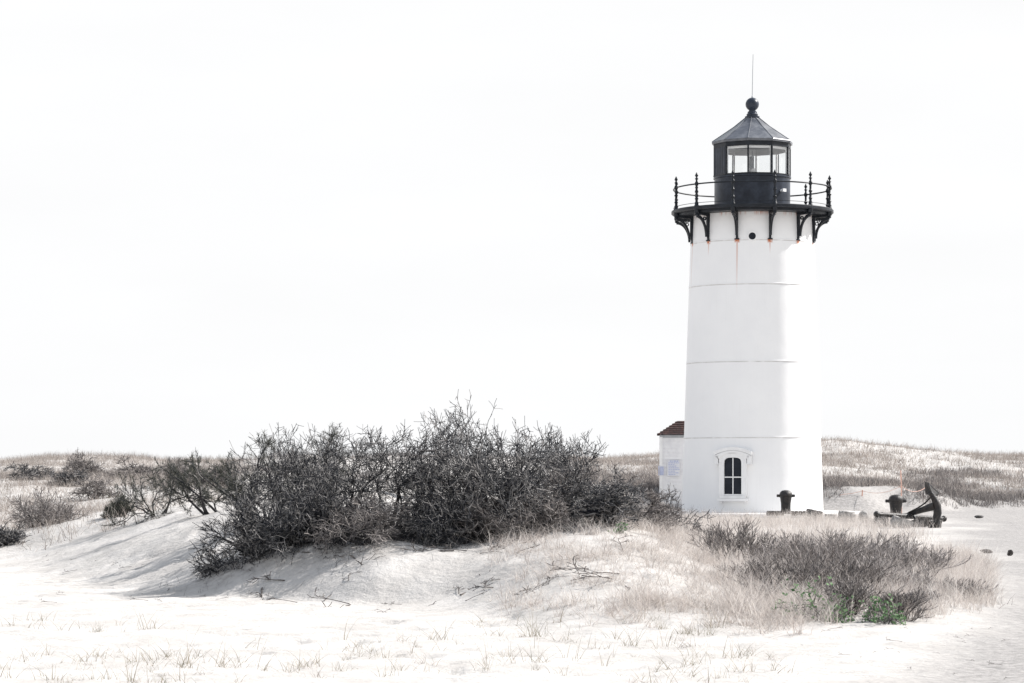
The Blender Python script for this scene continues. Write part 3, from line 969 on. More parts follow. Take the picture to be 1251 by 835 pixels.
def grow(rng, stems, kids, tilt=(15, 70), trop=0.05, wob=0.34, seglv=(8, 6, 4, 3, 2), spread_dir=1.15, lens=(1.0, 0.50, 0.28, 0.16, 0.09), r0=0.03, rfac=(0.6, 0.55, 0.6, 0.7), az=None, tmin=0.42, upb=0.08, dome=None):
    """vectorised branching; returns list per level of (P (n,m,3), R (n,m))"""
    levels = []
    a = rng.uniform(0, 2 * math.pi, stems) if az is None else rng.normal(az[0], az[1], stems)
    ti = np.arccos(rng.uniform(math.cos(R(tilt[1])), math.cos(R(tilt[0])), stems))
    D = np.stack([np.sin(ti) * np.cos(a), np.sin(ti) * np.sin(a), np.cos(ti)], 1)
    S = np.stack([rng.normal(0, 0.05, stems), rng.normal(0, 0.05, stems), np.full(stems, -0.06)], 1)
    Ln = lens[0] * rng.uniform(0.7, 1.15, stems)
    if dome: Ln = 0.82 * rng.uniform(0.75, 1.1, stems) / np.sqrt((np.sin(ti) / dome[0]) ** 2 + (np.cos(ti) / dome[1]) ** 2)
    Rd = r0 * rng.uniform(0.6, 1.2, stems)
    for lv in range(len(kids) + 1):
        m = seglv[lv] + 1; n = len(S)
        P = np.empty((n, m, 3)); DD = np.empty((n, m, 3)); P[:, 0] = S; d = D.copy(); DD[:, 0] = d
        for s in range(1, m):
            d = unit(d + rng.normal(0, wob * (1.0, 1.0, 0.7, 0.5, 0.5)[lv], (n, 3)) + np.array([0, 0, trop]))
            P[:, s] = P[:, s - 1] + d * (Ln / (m - 1))[:, None]; DD[:, s] = d
        t = np.linspace(0, 1, m)[None, :]
        Rr = Rd[:, None] * (1 - 0.62 * t)
        levels.append((P, Rr))
        if lv == len(kids): break
        kn = kids[lv]
        par = np.repeat(np.arange(n), kn)
        tt = rng.uniform(tmin if lv == 0 else 0.15, 1.0, n * kn)
        f = tt * (m - 1); i0 = np.minimum(f.astype(int), m - 2); fr = (f - i0)[:, None]
        S = P[par, i0] * (1 - fr) + P[par, i0 + 1] * fr
        pd = DD[par, i0 + 1]
        rad = S * np.array([1, 1, 0.3]); rad = rad / (np.linalg.norm(rad, axis=1, keepdims=True) + 0.3)
        D = unit(pd * 0.8 + spread_dir * unit(rng.normal(0, 1, (n * kn, 3))) + 0.35 * rad + np.array([0, 0, upb]))
        Ln = lens[lv + 1] * rng.uniform(0.55, 1.25, n * kn) * (1.15 - 0.45 * tt)
        Rd = Rr[par, i0] * rfac[lv] * rng.uniform(0.7, 1.1, n * kn)
    return levels


def fit(levels, hw, h, shear=(0, 0)):
    """gentle correction so that spread and height come out as asked"""
    pts = np.concatenate([p.reshape(-1, 3) for p, _ in levels])
    rr = np.percentile(np.hypot(pts[:, 0], pts[:, 1]), 95); zz = np.percentile(pts[:, 2], 99.8)
    fz = h / zz; fr = float(np.clip(hw / rr, 0.85 * fz, 1.6 * fz))
    out = []
    for p, r in levels:
        q = p.copy(); q[..., 0] *= fr; q[..., 1] *= fr; q[..., 2] *= fz
        q[..., 0] += shear[0] * q[..., 2]; q[..., 1] += shear[1] * q[..., 2]
        out.append((q, r))
    return out


def blades(P, az, lean, L, W, nseg=2, curl=0.5, rng=None):
    """ribbons; returns V,F"""
    n = len(P); m = nseg + 1
    t = np.linspace(0, 1, m)[None, :]
    ang = lean[:, None] + curl * t * rng.uniform(0.2, 1.4, (n, 1))           # angle from vertical
    st = L[:, None] / nseg
    dx = np.sin(ang) * st; dz = np.cos(ang) * st
    hx = np.concatenate([np.zeros((n, 1)), np.cumsum(dx[:, :-1], 1)], 1); hz_ = np.concatenate([np.zeros((n, 1)), np.cumsum(dz[:, :-1], 1)], 1)
    ctr = P[:, None, :] + np.stack([hx * np.cos(az)[:, None], hx * np.sin(az)[:, None], hz_], -1)
    wa = rng.uniform(0, math.pi, n)
    wd = np.stack([np.cos(wa), np.sin(wa), np.zeros(n)], 1)[:, None, :]
    wt = W[:, None] * (1 - 0.85 * t)
    A = ctr - wd * wt[..., None] / 2; B = ctr + wd * wt[..., None] / 2
    V = np.stack([A, B], 2).reshape(-1, 3)
    base = (np.arange(n) * m * 2)[:, None, None]
    q = np.array([[2 * s, 2 * s + 1, 2 * s + 3, 2 * s + 2] for s in range(nseg)])[None]
    return V, (base + q).reshape(-1, 4)


def needles_on(levels, lv, rng, per, ln, wd, tlo=0.2):
    P, Rr = levels[lv]
    n, m, _ = P.shape
    par = np.repeat(np.arange(n), per); t = rng.uniform(tlo, 1, n * per); f = t * (m - 1); i0 = np.minimum(f.astype(int), m - 2); fr = (f - i0)[:, None]
    S = P[par, i0] * (1 - fr) + P[par, i0 + 1] * fr
    pd = unit(P[par, i0 + 1] - P[par, i0])
    D = unit(pd * 0.7 + unit(rng.normal(0, 1, S.shape)) * 0.9 + np.array([0, 0, 0.25]))
    L = ln * rng.uniform(0.6, 1.3, len(S))[:, None]
    side = unit(np.cross(D, rng.normal(0, 1, S.shape))) * wd
    V = np.stack([S - side * .4, S + side * .4, S + D * L * .6 + side, S + D * L * .6 - side], 1)
    V[:, 2] = S + D * L + side * 0.25; V[:, 3] = S + D * L - side * 0.25
    V = V.reshape(-1, 3)
    return V, np.arange(len(V)).reshape(-1, 4)


def leaves_on(levels, lv, rng, per, size):
    P, Rr = levels[lv]
    n, m, _ = P.shape
    par = np.repeat(np.arange(n), per); t = rng.uniform(0.35, 1, n * per); f = t * (m - 1); i0 = np.minimum(f.astype(int), m - 2); fr = (f - i0)[:, None]
    S = P[par, i0] * (1 - fr) + P[par, i0 + 1] * fr
    D = unit(rng.normal(0, 1, S.shape) + np.array([0, 0, 0.5]))
    side = unit(np.cross(D, rng.normal(0, 1, S.shape)))
    L = size * rng.uniform(0.5, 1.3, len(S))[:, None]
    V = np.stack([S, S + D * L * 0.5 + side * L * 0.32, S + D * L, S + D * L * 0.5 - side * L * 0.32], 1).reshape(-1, 3)
    return V, np.arange(len(V)).reshape(-1, 4)


def shrub(name, label, cat, group, px, Y, top, hw, seed, stems=8, kids=(6, 5, 4, 3), mat='twig', kind='bare', shear=(0, 0), r0=0.03, tilt=(10, 78), trop=0.01, tw=0.0042, litter=0.9, dz=0.0, **kw):
    rng = np.random.default_rng(seed)
    x = xat(px, Y); z = hz(x, Y)
    h = top if top < 5 else max(0.12, EYE - (top - HOR) / FPX * Y - z)
    root = empty(name, (x, Y, z + dz), 0.0)
    tag(root, label, cat, group)
    if 'lens' not in kw:
        kw['lens'] = [v * (0.35 + 0.65 * h) for v in (1.0, 0.50, 0.27, 0.16, 0.10)]
    lv = fit(grow(rng, stems, kids, tilt=tilt, trop=trop, r0=r0, dome=(hw, h), **kw), hw, h, shear)
    P, Rr = lv[0]
    o = obj('trunk', poly_mesh('trunk', P, Rr, 6), M['bark'], root); smooth(o, 60)
    # branches: levels 1 and 2 share one mesh
    P1, R1 = lv[1]; P2, R2 = lv[2]
    me = join_np('branch', [poly_mesh('b', P1, np.maximum(R1, tw * 1.3), 3), poly_mesh('b', P2, np.maximum(R2, tw), 3)])
    obj('branch', me, M[mat], root)
    if len(lv) > 3:
        P3, R3 = lv[3]
        ms = [poly_mesh('t', P3, np.maximum(R3, tw * 0.85), 3)]
        if len(lv) > 4: ms.append(poly_mesh('t', lv[4][0], np.maximum(lv[4][1], tw * 0.75), 3))
        obj('twig', join_np('twig', ms), M[mat], root)
    if kind == 'needle':
        V, F = needles_on(lv, 2, rng, 42, 0.06, 0.006, 0.1)
        V2, F2 = needles_on(lv, 1, rng, 40, 0.06, 0.006, 0.4)
        obj('foliage', mesh_np('foliage', np.concatenate([V, V2]), np.concatenate([F, F2 + len(V)])), M['needle'], root)
    if kind == 'leaf':
        V, F = leaves_on(lv, len(lv) - 1, rng, 4, 0.038)
        obj('foliage', mesh_np('foliage', V, F), M['leaf'], root)
    SHRUBS.append((x, Y, hw * 0.95, litter))
    return root


TH = 'shrubs of the dark bare thicket on the dune'
# main thicket  (px, Y, h, hw, ...)
shrub('bare_shrub', 'low rounded bare shrub spilling down the left front corner of the dark thicket', 'shrub', TH, 312, 35.5, 606, 0.85, 1, 12, (8, 8, 5), tilt=(25, 80), shear=(-0.25, 0), dz=-0.03)
shrub('bare_shrub', 'tall twiggy shrub behind the low rounded one near the left of the thicket', 'shrub', TH, 352, 36.8, 524, 1.0, 2, 8, (5, 5, 4, 3), 'twig', tilt=(8, 64), tmin=0.55)
shrub('bare_shrub', 'broad bare shrub at the middle left of the thicket skyline', 'shrub', TH, 425, 35.9, 524, 1.15, 3, 9, (5, 5, 4, 3), tilt=(8, 64), tmin=0.55)
shrub('bare_shrub', 'bare shrub filling the dip of the skyline left of the tallest shrub', 'shrub', TH, 492, 36.0, 516, 1.1, 4, 9, (5, 5, 4, 3), tilt=(8, 64), tmin=0.55)
shrub('bare_shrub', 'bare shrub immediately left of the tallest in the thicket', 'shrub', TH, 548, 35.5, 507, 1.1, 5, 9, (5, 5, 4, 3), tilt=(8, 64), tmin=0.55)
shrub('bare_shrub', 'tallest bare shrub at the centre of the dark thicket', 'shrub', TH, 604, 35.3, 496, 1.15, 6, 10, (5, 5, 4, 3), r0=0.04, tilt=(8, 64), tmin=0.55)
shrub('bare_shrub', 'bare shrub just right of the tallest with upright twigs on the skyline', 'shrub', TH, 655, 36.5, 511, 1.05, 7, 8, (5, 5, 4, 3), tilt=(8, 64), tmin=0.55)
shrub('bare_shrub', 'bare shrub where the thicket skyline drops steeply on its right side', 'shrub', TH, 702, 37.5, 532, 0.85, 8, 8, (5, 5, 4, 3), tilt=(8, 64), tmin=0.55)
shrub('bare_shrub', 'spreading shrub on one short thick black trunk at the right of the thicket', 'shrub', TH, 735, 35.2, 584, 0.80, 9, 5, (7, 5, 4, 3), r0=0.06, tilt=(5, 45), shear=(0.25, 0), spread_dir=1.0, tmin=0.4)
shrub('bare_shrub', 'low fine twigged shrub at the far right tail of the thicket', 'shrub', TH, 782, 36.6, 598, 0.62, 10, 9, (6, 5, 4, 3), 'twiggrey', shear=(0.25, 0))
shrub('bare_shrub', 'dense low shrub under the middle left of the thicket front', 'shrub', TH, 445, 34.7, 604, 0.8, 11, 7, (5, 5, 4, 2), 'twiggrey', tilt=(25, 80))
shrub('bare_shrub', 'leaning shrub with a slanted black trunk at the front centre of the thicket', 'shrub', TH, 596, 34.9, 590, 0.55, 13, 7, (5, 4, 4, 2), 'twiggrey', r0=0.055, shear=(-0.3, 0.0))
shrub('bare_shrub', 'dense shrub behind the low rounded one on the left of the thicket', 'shrub', TH, 385, 35.2, 570, 0.78, 14, 11, (6, 5, 4, 3), tilt=(25, 80))
shrub('bare_shrub', 'half dead shrub with pale broken twigs at the front right of the tallest shrub', 'shrub', TH, 655, 35.0, 600, 0.65, 15, 8, (5, 5, 4, 2), 'twiggrey', tilt=(30, 85))
shrub('bare_shrub', 'small leafless shrub on the grass edge between the thicket and the white outbuilding', 'shrub', TH, 822, 40.2, 596, 0.42, 16, 6, (5, 5, 4), 'twig')
shrub('bare_shrub', 'shrub in the gap behind the short thick trunk right of centre', 'shrub', TH, 690, 36.8, 562, 0.62, 17, 9, (5, 5, 4, 2), 'twiggrey', tilt=(8, 62), tmin=0.55)
shrub('bare_shrub', 'dark low shrub joining the left front corner to the thicket body', 'shrub', TH, 368, 35.6, 606, 0.70, 18, 11, (6, 5, 4, 3), tilt=(25, 80))
shrub('bare_shrub', 'small low shrub at the sand edge below the middle left of the thicket', 'shrub', TH, 415, 35.6, 612, 0.55, 19, 9, (6, 5, 4, 3), tilt=(25, 80))
# needle-like dark shrubs at left
NE = 'dark fuzzy shrubs left of the thicket'
ck = dict(kids=(5, 5), seglv=(6, 5, 4), lens=(1, 0.42, 0.2), kind='needle', mat='twig', wob=0.26)
shrub('needled_shrub', 'dark fuzzy shrub forming the tall left shoulder of the thicket', 'shrub', NE, 318, 39.2, 532, 0.62, 21, 8, r0=0.03, tilt=(10, 60), shear=(-0.2, 0), **ck)
shrub('needled_shrub', 'dark fuzzy shrub leaning left across the gap beside the thicket', 'shrub', NE, 258, 44.0, 556, 0.45, 22, 6, r0=0.028, tilt=(10, 55), shear=(-0.55, 0), **ck)
shrub('needled_shrub', 'slim dark fuzzy shrub standing alone against the pale grass left of the thicket', 'shrub', NE, 192, 47.5, 563, 0.28, 23, 5, r0=0.026, tilt=(5, 40), shear=(-0.1, 0), **ck)
shrub('needled_shrub', 'small compact dark shrub at the sand edge on the left', 'shrub', NE, 150, 49.5, 607, 0.34, 24, 8, r0=0.022, tilt=(10, 70), **ck)
shrub('needled_shrub', 'dark fuzzy shrub mixed into the thicket top above the low rounded shrub', 'shrub', NE, 372, 39.2, 521, 0.55, 25, 6, r0=0.028, tilt=(10, 55), **ck)
# left edge and left dune
LF = 'low shrubs on the left dune'
for (px, Y, h, hw, sd, lab, mt) in [
    (8, 48.5, 640, 0.42, 31, 'dark twig clump cut by the left edge of the picture above the sand', 'twig'),
    (52, 50.5, 598, 0.42, 32, 'pale straggly bare shrub on the sand edge near the left border', 'twiggrey'),
    (45, 78, 566, 1.0, 33, 'dark low spreading shrub near the skyline at far left', 'twig'),
    (88, 74, 574, 0.75, 34, 'dark low shrub right of the skyline shrub on the left dune', 'twig'),
    (100, 84, 552, 0.75, 35, 'thin bare shrub with pale twigs rising over the left skyline', 'twiggrey'),
    (112, 66, 580, 0.7, 36, 'grey low shrub on the left dune above the sand patch', 'twiggrey'),
    (230, 70, 560, 0.9, 37, 'grey low shrub on the skyline left of the thicket', 'twiggrey'),
    (165, 80, 558, 1.0, 38, 'grey bare shrub on the skyline above the slim fuzzy shrub', 'twiggrey'),
    (270, 68, 562, 0.8, 39, 'grey shrub partly behind the left shoulder of the thicket', 'twiggrey'),
]:
    shrub('bare_shrub', lab, 'shrub', LF, px, Y, h, hw, sd, 9, (7, 6, 4), mt, tw=0.0045 + 0.00006 * (Y - 40), litter=0.5)
# right-hand scrub
RS = 'grey twiggy shrubs of the right foreground scrub'
for (px, Y, h, hw, sd, lab, st) in [
    (880, 38.5, 640, 0.42, 51, 'open dark shrub with visible stems left of the right hand scrub', 6),
    (903, 34.5, 634, 0.50, 52, 'forked dark shrub at the left end of the right hand scrub', 7),
    (945, 36.0, 654, 0.62, 53, 'grey shrub below the tower window in the right hand scrub', 10),
    (985, 33.0, 648, 0.62, 54, 'grey shrub below the bollard at the middle of the right hand scrub', 11),
    (1000, 38.0, 646, 0.65, 55, 'grey shrub at the back of the scrub below the dark squared stone', 10),
    (1040, 34.5, 646, 0.66, 56, 'tallest grey shrub in the right hand scrub', 11),
    (1085, 36.0, 652, 0.62, 57, 'grey shrub below the anchor stock at the back of the scrub', 10),
    (1120, 34.0, 661, 0.55, 58, 'grey shrub below the anchor fluke near the right of the scrub', 10),
    (960, 29.2, 678, 0.50, 59, 'dark stemmed shrub left of the green leaved sprigs', 9),
    (1012, 29.0, 674, 0.55, 60, 'dark stemmed shrub behind the larger green sprig', 10),
    (1060, 29.5, 678, 0.52, 61, 'grey shrub between the two green leaved sprigs', 10),
    (1108, 30.2, 694, 0.52, 62, 'grey shrub behind the right green sprig', 10),
    (1150, 31.2, 706, 0.46, 63, 'low pale shrub at the right end of the scrub beside the track', 9),
    (1030, 27.0, 700, 0.40, 64, 'small dark shrub at the front edge of the scrub on white sand', 8),
    (890, 31.5, 690, 0.36, 69, 'sparse low grey twigs at the upper left of the straw slope below the tower', 6),
    (938, 28.4, 712, 0.34, 80, 'low sparse grey shrub at the lower left corner of the right hand scrub', 7),
    (1196, 31.6, 716, 0.26, 81, 'tiny pale twig tuft at the extreme right of the scrub on the track edge', 6),
    (1175, 30.2, 706, 0.34, 66, 'low pale tuft of twigs nearest the track at the right end of the scrub', 8),
    (925, 30.5, 684, 0.40, 67, 'small dark open shrub in the straw grass left of the central green sprig', 6),
    (1130, 28.2, 716, 0.36, 68, 'low grey shrub in straw grass right of the right green sprig', 8),
    (1092, 26.4, 716, 0.34, 65, 'small dark bare shrub under the right green sprig', 8),
]:
    shrub('bare_shrub', lab, 'shrub', RS, px, Y, h, hw * 1.1, sd, st + 3, (5, 4, 3), 'twiggrey' if 'dark' in lab else 'twigpale', tilt=(8, 62), tw=0.0034, trop=0.13, r0=0.014, wob=0.18, spread_dir=0.7, tmin=0.3, upb=0.2, litter=0.6)
GS = 'green leaved sprigs in the scrub'
for (px, Y, h, hw, sd, lab) in [
    (1002, 26.5, 704, 0.26, 71, 'fresh green leafy sprig at the centre front of the right hand scrub'),
    (1020, 26.4, 722, 0.16, 72, 'smaller green sprig just right of the central green one'),
    (1085, 25.9, 728, 0.22, 73, 'fresh green leafy sprig low at the right front of the scrub'),
    (1062, 26.3, 728, 0.10, 74, 'narrow upright green sprig between the two wider ones'),
    (757, 34.5, 653, 0.08, 75, 'tiny green seedling on the sand right of the thicket trunk'),
]:
    shrub('leafy_sprig', lab, 'plant', GS, px, Y, h, hw, sd, 5, (4, 4) if hw > 0.15 else (3, 3), 'twiggrey', 'leaf', seglv=(5, 4, 3), lens=(1, 0.4, 0.2), r0=0.007, tilt=(5, 50), tw=0.0025, litter=0.1)

# ------------------------------------------------------------------ dry grass and far scrub (uncountable)
rng = np.random.default_rng(99)


def scatter(n, xr, yr, dens):
    out = []
    got = 0
    while got < n:
        x = rng.uniform(*xr, n); y = rng.uniform(*yr, n)
        k = rng.uniform(0, 1, n) < dens(x, y)
        out.append(np.stack([x[k], y[k]], 1)); got += k.sum()
        if len(out) > 60: break
    return np.concatenate(out)[:n]


def grass(name, label, mat, n, xr, yr, dens, L, W, lean=(0.05, 0.9), curl=0.6, az=None, nseg=2, clump=0):
    xy = scatter(n if not clump else max(1, n // clump), xr, yr, dens)
    if clump:
        xy = np.repeat(xy, clump, 0)
        s = 0.02 + 0.0012 * xy[:, 1:2]
        xy = xy + rng.normal(0, 1, xy.shape) * s
    m = len(xy)
    P = np.stack([xy[:, 0], xy[:, 1], H(xy[:, 0], xy[:, 1]) - 0.02], 1)
    azv = rng.uniform(0, 2 * math.pi, m) if az is None else rng.normal(az, 1.1, m)
    V, F = blades(P, azv, rng.uniform(*lean, m), L * rng.uniform(0.45, 1.25, m), W * rng.uniform(0.6, 1.3, m), nseg, curl, rng)
    o = obj(name, mesh_np(name, V, F), M[mat])
    return tag(o, label, 'grass', None, 'stuff')


def pxof(x, y):
    return 625.5 + FPX * x / y


# pale grass on the right front of the dune
def dn_front(x, y):
    px = pxof(x, y)
    c = ss(560, 660, px) * (1 - ss(930, 1010, px))
    lo = np.interp(px, [560, 640, 750, 850, 960], [30, 27.5, 26.0, 25.0, 25.0])
    c = c * ss(lo - 1.0, lo + 2.5, y) * (1 - ss(35, 39, y) * (1 - ss(760, 840, px)))
    c = c * (0.16 + 0.84 * ss(-0.12, 0.25, fbm(x / 0.55, y / 1.1, 61, 3)))
    return c * (0.35 + 0.65 * ss(680, 820, px))


grass('dune_grass', 'dense dry straw coloured grass on the slope in front of the tower', 'straw', 32000, (-1, 5.5), (23, 42), dn_front, 0.28, 0.0062, (0.05, 1.35), 1.3, nseg=4, clump=24)


grass('dry_thatch', 'pale flattened dead grass lying over the slope in front of the tower', 'straw', 15000, (-1, 5.5), (23, 42), dn_front, 0.42, 0.006, (1.0, 1.55), 0.25, nseg=3, clump=5)
def dn_scrub(x, y):
    px = pxof(x, y)
    c = ss(850, 900, px) * (1 - ss(1185, 1225, px))
    lo = np.interp(px, [850, 960, 1040, 1120, 1210], [26.5, 26.0, 26.4, 26.6, 28.2])
    return c * ss(lo - 0.6, lo + 1.0, y) * (1 - ss(39, 46, y) * 0.7) * (0.35 + 0.65 * ss(-0.2, 0.3, fbm(x / 0.6, y / 1.0, 63, 3)))


grass('dune_grass', 'dry pale grass growing between the grey shrubs at right', 'straw', 60000, (1.5, 8.5), (25.0, 50), dn_scrub, 0.40, 0.0055, (0.05, 1.0), 1.2, nseg=4, clump=18)


def dn_ridge(x, y):
    px = pxof(x, y)
    c = ss(740, 830, px) * (1 - ss(1080, 1150, px))
    r = np.hypot(x - TX, y - TY)
    return c * ss(39, 42, y) * (1 - ss(76, 80, y)) * ss(4.2, 5.5, r) * (0.3 + 0.7 * ss(-0.2, 0.3, fbm(x / 1.2, y / 2, 64, 3))) * (1 - track_mask(x, y))


grass('dune_grass', 'pale grass along the ridge hiding the foot of the tower', 'straw', 22000, (1.2, 13), (39, 80), dn_ridge, 0.40, 0.008, (0.05, 0.8), 0.6, clump=6)


def dn_left(x, y):
    px = pxof(x, y)
    n = fbm(x / 2.2, y / 3.5, 65, 3)
    c = (1 - ss(260, 330, px)) * ss(46.8, 49.0, y + 1.5 * fbm(x / 2, y / 4, 66, 2)) * (1 - ss(120, 220, px) * (1 - ss(54, 58, y)))
    bare = np.exp(-((px - 150) / 45) ** 2 - ((y - 64) / 7) ** 2) + np.exp(-((px - 235) / 45) ** 2 - ((y - 50) / 6) ** 2)
    return c * np.clip(1 - 1.2 * bare, 0, 1) * (0.45 + 0.55 * ss(-0.2, 0.3, n))


grass('dune_grass', 'pinkish dry grass covering the left dune', 'strawfar', 190000, (-30, -4), (46, 128), dn_left, 0.34, 0.010, (0.1, 1.4), 0.8, clump=9)


def dn_back(x, y):
    foot = 91 + 2.0 * fbm(x / 4, y / 30, 12, 3) + 1.5 * np.maximum(0, x - 14.5)
    return ss(2.2, 5, y - foot) * (0.35 + 0.65 * ss(-0.3, 0.2, fbm(x / 4, y / 6, 67, 3)))


grass('dune_grass', 'dry pale grass clothing the far dune behind the tower', 'strawfar', 90000, (3, 34), (94, 150), dn_back, 0.36, 0.022, (0.1, 1.4), 0.8, clump=7)


def dn_backscrub(x, y):
    px = pxof(x, y)
    foot = 91 + 2.0 * fbm(x / 4, y / 30, 12, 3) + 1.5 * np.maximum(0, x - 14.5)
    n = fbm(x / 2.6, y / 5, 68, 3)
    return ss(1.0, 2.4, y - foot + n) * (1 - ss(9, 24, y - foot - 6 * n)) * ss(-0.25, 0.25, n)


o = grass('far_scrub', 'grey brown scrub along the top of the eroded bank behind the tower', 'scrub', 90000, (3, 34), (92, 130), dn_backscrub, 0.34, 0.016, (0.0, 1.5), 0.5, clump=22)
o['category'] = 'scrub'


def dn_backleft(x, y):
    px = pxof(x, y)
    n = fbm(x / 3, y / 5, 69, 3)
    return (1 - ss(840, 900, px)) * ss(58, 72, y) * (0.10 + 0.9 * ss(-0.05, 0.35, n))


o = grass('far_scrub', 'grey brown scrub behind the thicket and along the left skyline', 'scrub', 70000, (-30, 9), (58, 130), dn_backleft, 0.36, 0.012, (0.0, 1.5), 0.5, clump=18)
o['category'] = 'scrub'
# litter of fine twigs under the thicket
def dn_lit(x, y):
    return np.clip(litter_field(x, y), 0, 1) * (0.2 + 0.8 * ss(-0.1, 0.3, fbm(x / 0.5, y / 0.8, 70, 3)))


o = grass('twig_litter', 'fine fallen twigs and dead stalks on the sand under the shrubs', 'twig', 9000, (-5, 6), (25.5, 43), dn_lit, 0.16, 0.005, (0.3, 1.5), 0.4)
o['category'] = 'litter'

def dn_open(x, y):
    px = pxof(x, y)
    return (1 - track_mask(x, y)) * ss(-0.05, 0.4, fbm(x / 0.7, y / 1.2, 75, 3)) * (1 - ss(28, 33, y))


o = grass('straw_litter', 'short broken stalks and dry bits lying over the open foreground sand', 'strawgreen', 7000, (-6, 5.5), (19, 33), dn_open, 0.07, 0.005, (1.1, 1.57), 0.2, clump=3)
o['category'] = 'litter'

# ------------------------------------------------------------------ foreground tufts, fallen branches (individuals)
def tuft_mesh(n, L, W, spread, lean, seed):
    global rng
    g = np.random.default_rng(seed)
    P = np.concatenate([g.normal(0, spread, (n, 2)), np.full((n, 1), -0.02)], 1)
    V, F = blades(P, g.uniform(0, 2 * math.pi, n), g.uniform(*lean, n), L * g.uniform(0.35, 1.15, n), W * g.uniform(0.6, 1.2, n), 4, 0.8, g)
    return mesh_np('grass_tuft', V, F)


PROT = [tuft_mesh(7, 0.24, 0.0055, 0.025, (0.0, 0.6), 1), tuft_mesh(11, 0.20, 0.005, 0.04, (0.1, 0.9), 2), tuft_mesh(4, 0.30, 0.0055, 0.015, (0.0, 0.4), 3),
        tuft_mesh(34, 0.13, 0.005, 0.05, (0.3, 1.4), 4), tuft_mesh(20, 0.22, 0.005, 0.05, (0.0, 0.9), 5), tuft_mesh(7, 0.17, 0.0045, 0.05, (0.4, 1.3), 6)]
PROT += [tuft_mesh(12, 0.16, 0.005, 0.09, (0.2, 1.4), 8), tuft_mesh(4, 0.25, 0.005, 0.03, (0.1, 0.8), 9), tuft_mesh(26, 0.19, 0.005, 0.08, (0.1, 1.3), 10)]
for me in PROT: me.materials.append(M['strawgreen'])
PROT[3].materials.clear(); PROT[3].materials.append(M['strawfar'])
rnd = random.Random(12)
SPOT = []
for i in range(300):
    for _ in range(30):
        Y = 19.4 + 8.5 * rnd.random() ** 1.5; px = rnd.uniform(-10, 960)
        py = HOR + EYE / Y * FPX
        n = float(fbm(np.array([px / 160.]), np.array([Y / 1.5]), 81, 2)[0])
        if rnd.random() < 0.35 + 0.9 * n and not (Y > 25 and 180 < px < 560): break
    SPOT.append((px, Y))
for (px, Y) in SPOT:
    x = xat(px, Y)
    o = bpy.data.objects.new('grass_tuft', PROT[rnd.choice([0, 1, 1, 2, 3, 4, 5, 5, 6, 6, 7, 7, 8])]); link(o)
    o.location = (x, Y, hz(x, Y)); o.rotation_euler = (0, 0, rnd.uniform(0, 6.28)); s = rnd.uniform(0.45, 1.35); o.scale = (s, s, s * rnd.uniform(0.7, 1.15))
    tag(o, 'thin sparse tuft of dry grass in the open white sand of the foreground', 'grass tuft', 'sparse grass tufts in the foreground sand')
BT = tuft_mesh(70, 0.30, 0.004, 0.07, (0.0, 0.9), 7); BT.materials.append(M['strawgreen'])
for (px, py, s, lab) in [(650, 778, 1.0, 'bushy olive grass clump standing at the edge of the pale grass below the thicket'), (120, 772, 0.55, 'small dark green rosette of grass in the white sand at lower left'),
                         (135, 657, 1.1, 'pale green grass clump at the sand edge under the small compact dark shrub'), (810, 770, 0.55, 'short brown grass stub in the sand below the pale grass'), (838, 775, 0.5, 'stubby brown grass clump right of the short brown stub')]:
    Y = EYE * FPX / (py - HOR)
    for _ in range(6): Y = (EYE - hz(xat(px, Y), Y)) * FPX / (py - HOR)
    x = xat(px, Y)
    o = bpy.data.objects.new('grass_clump', BT); link(o); o.location = (x, Y, hz(x, Y)); o.scale = (s, s, s); o.rotation_euler = (0, 0, px)
    tag(o, lab, 'grass clump')

# fallen branches
def branch_mesh(seed, L, r0, kids):
    g = np.random.default_rng(seed)
    lv = grow(g, 1, kids, tilt=(78, 88), trop=-0.01, wob=0.16, seglv=(7, 4, 3), lens=(L, L * 0.45, L * 0.2), r0=r0, spread_dir=0.9, az=(0, 0.1))
    V = []; F = []; c = 0
    for (P, Rr) in lv:
        m = poly_mesh('t', P, np.maximum(Rr, 0.005), 5)
        vv = np.empty(len(m.vertices) * 3, dtype=np.float32); m.vertices.foreach_get('co', vv)
        ff = np.empty(len(m.loops), dtype=np.int32); m.loops.foreach_get('vertex_index', ff)
        V.append(vv.reshape(-1, 3)); F.append(ff.reshape(-1, 4) + c); c += len(m.vertices); bpy.data.meshes.remove(m)
    V = np.concatenate(V); V[:, 2] = V[:, 2] * 0.55 + 0.035
    me = mesh_np('fallen_branch', V, np.concatenate(F)); me.materials.append(M['deadwood'])
    return me


BR = [branch_mesh(s, L, r, k) for s, L, r, k in ((1, 0.6, 0.014, (4, 2)), (2, 0.45, 0.011, (5, 3)), (3, 0.8, 0.018, (4, 3)), (4, 0.35, 0.009, (3, 2)), (5, 0.5, 0.012, (6, 3)))]


def drop(px, py, me, s, rz, label, group, mat=None):
    Y = 36.0
    for _ in range(8): Y = 0.5 * Y + 0.5 * (EYE - hz(xat(px, Y), Y)) * FPX / (py - HOR)
    x = xat(px, Y)
    if mat:
        me = me.copy(); me.materials.clear(); me.materials.append(M[mat])
    o = bpy.data.objects.new('fallen_branch', me); link(o)
    sl = (hz(x + .2, Y) - hz(x - .2, Y)) / .4; sly = (hz(x, Y + .2) - hz(x, Y - .2)) / .4
    nrm = Vector((-sl, -sly, 1)).normalized()
    o.location = (x, Y, hz(x, Y) + 0.012); o.scale = (s, s, s)
    o.rotation_euler = (nrm.to_track_quat('Z', 'Y') @ Matrix.Rotation(rz, 3, 'Z').to_quaternion()).to_euler()
    tag(o, label, 'branch', group)


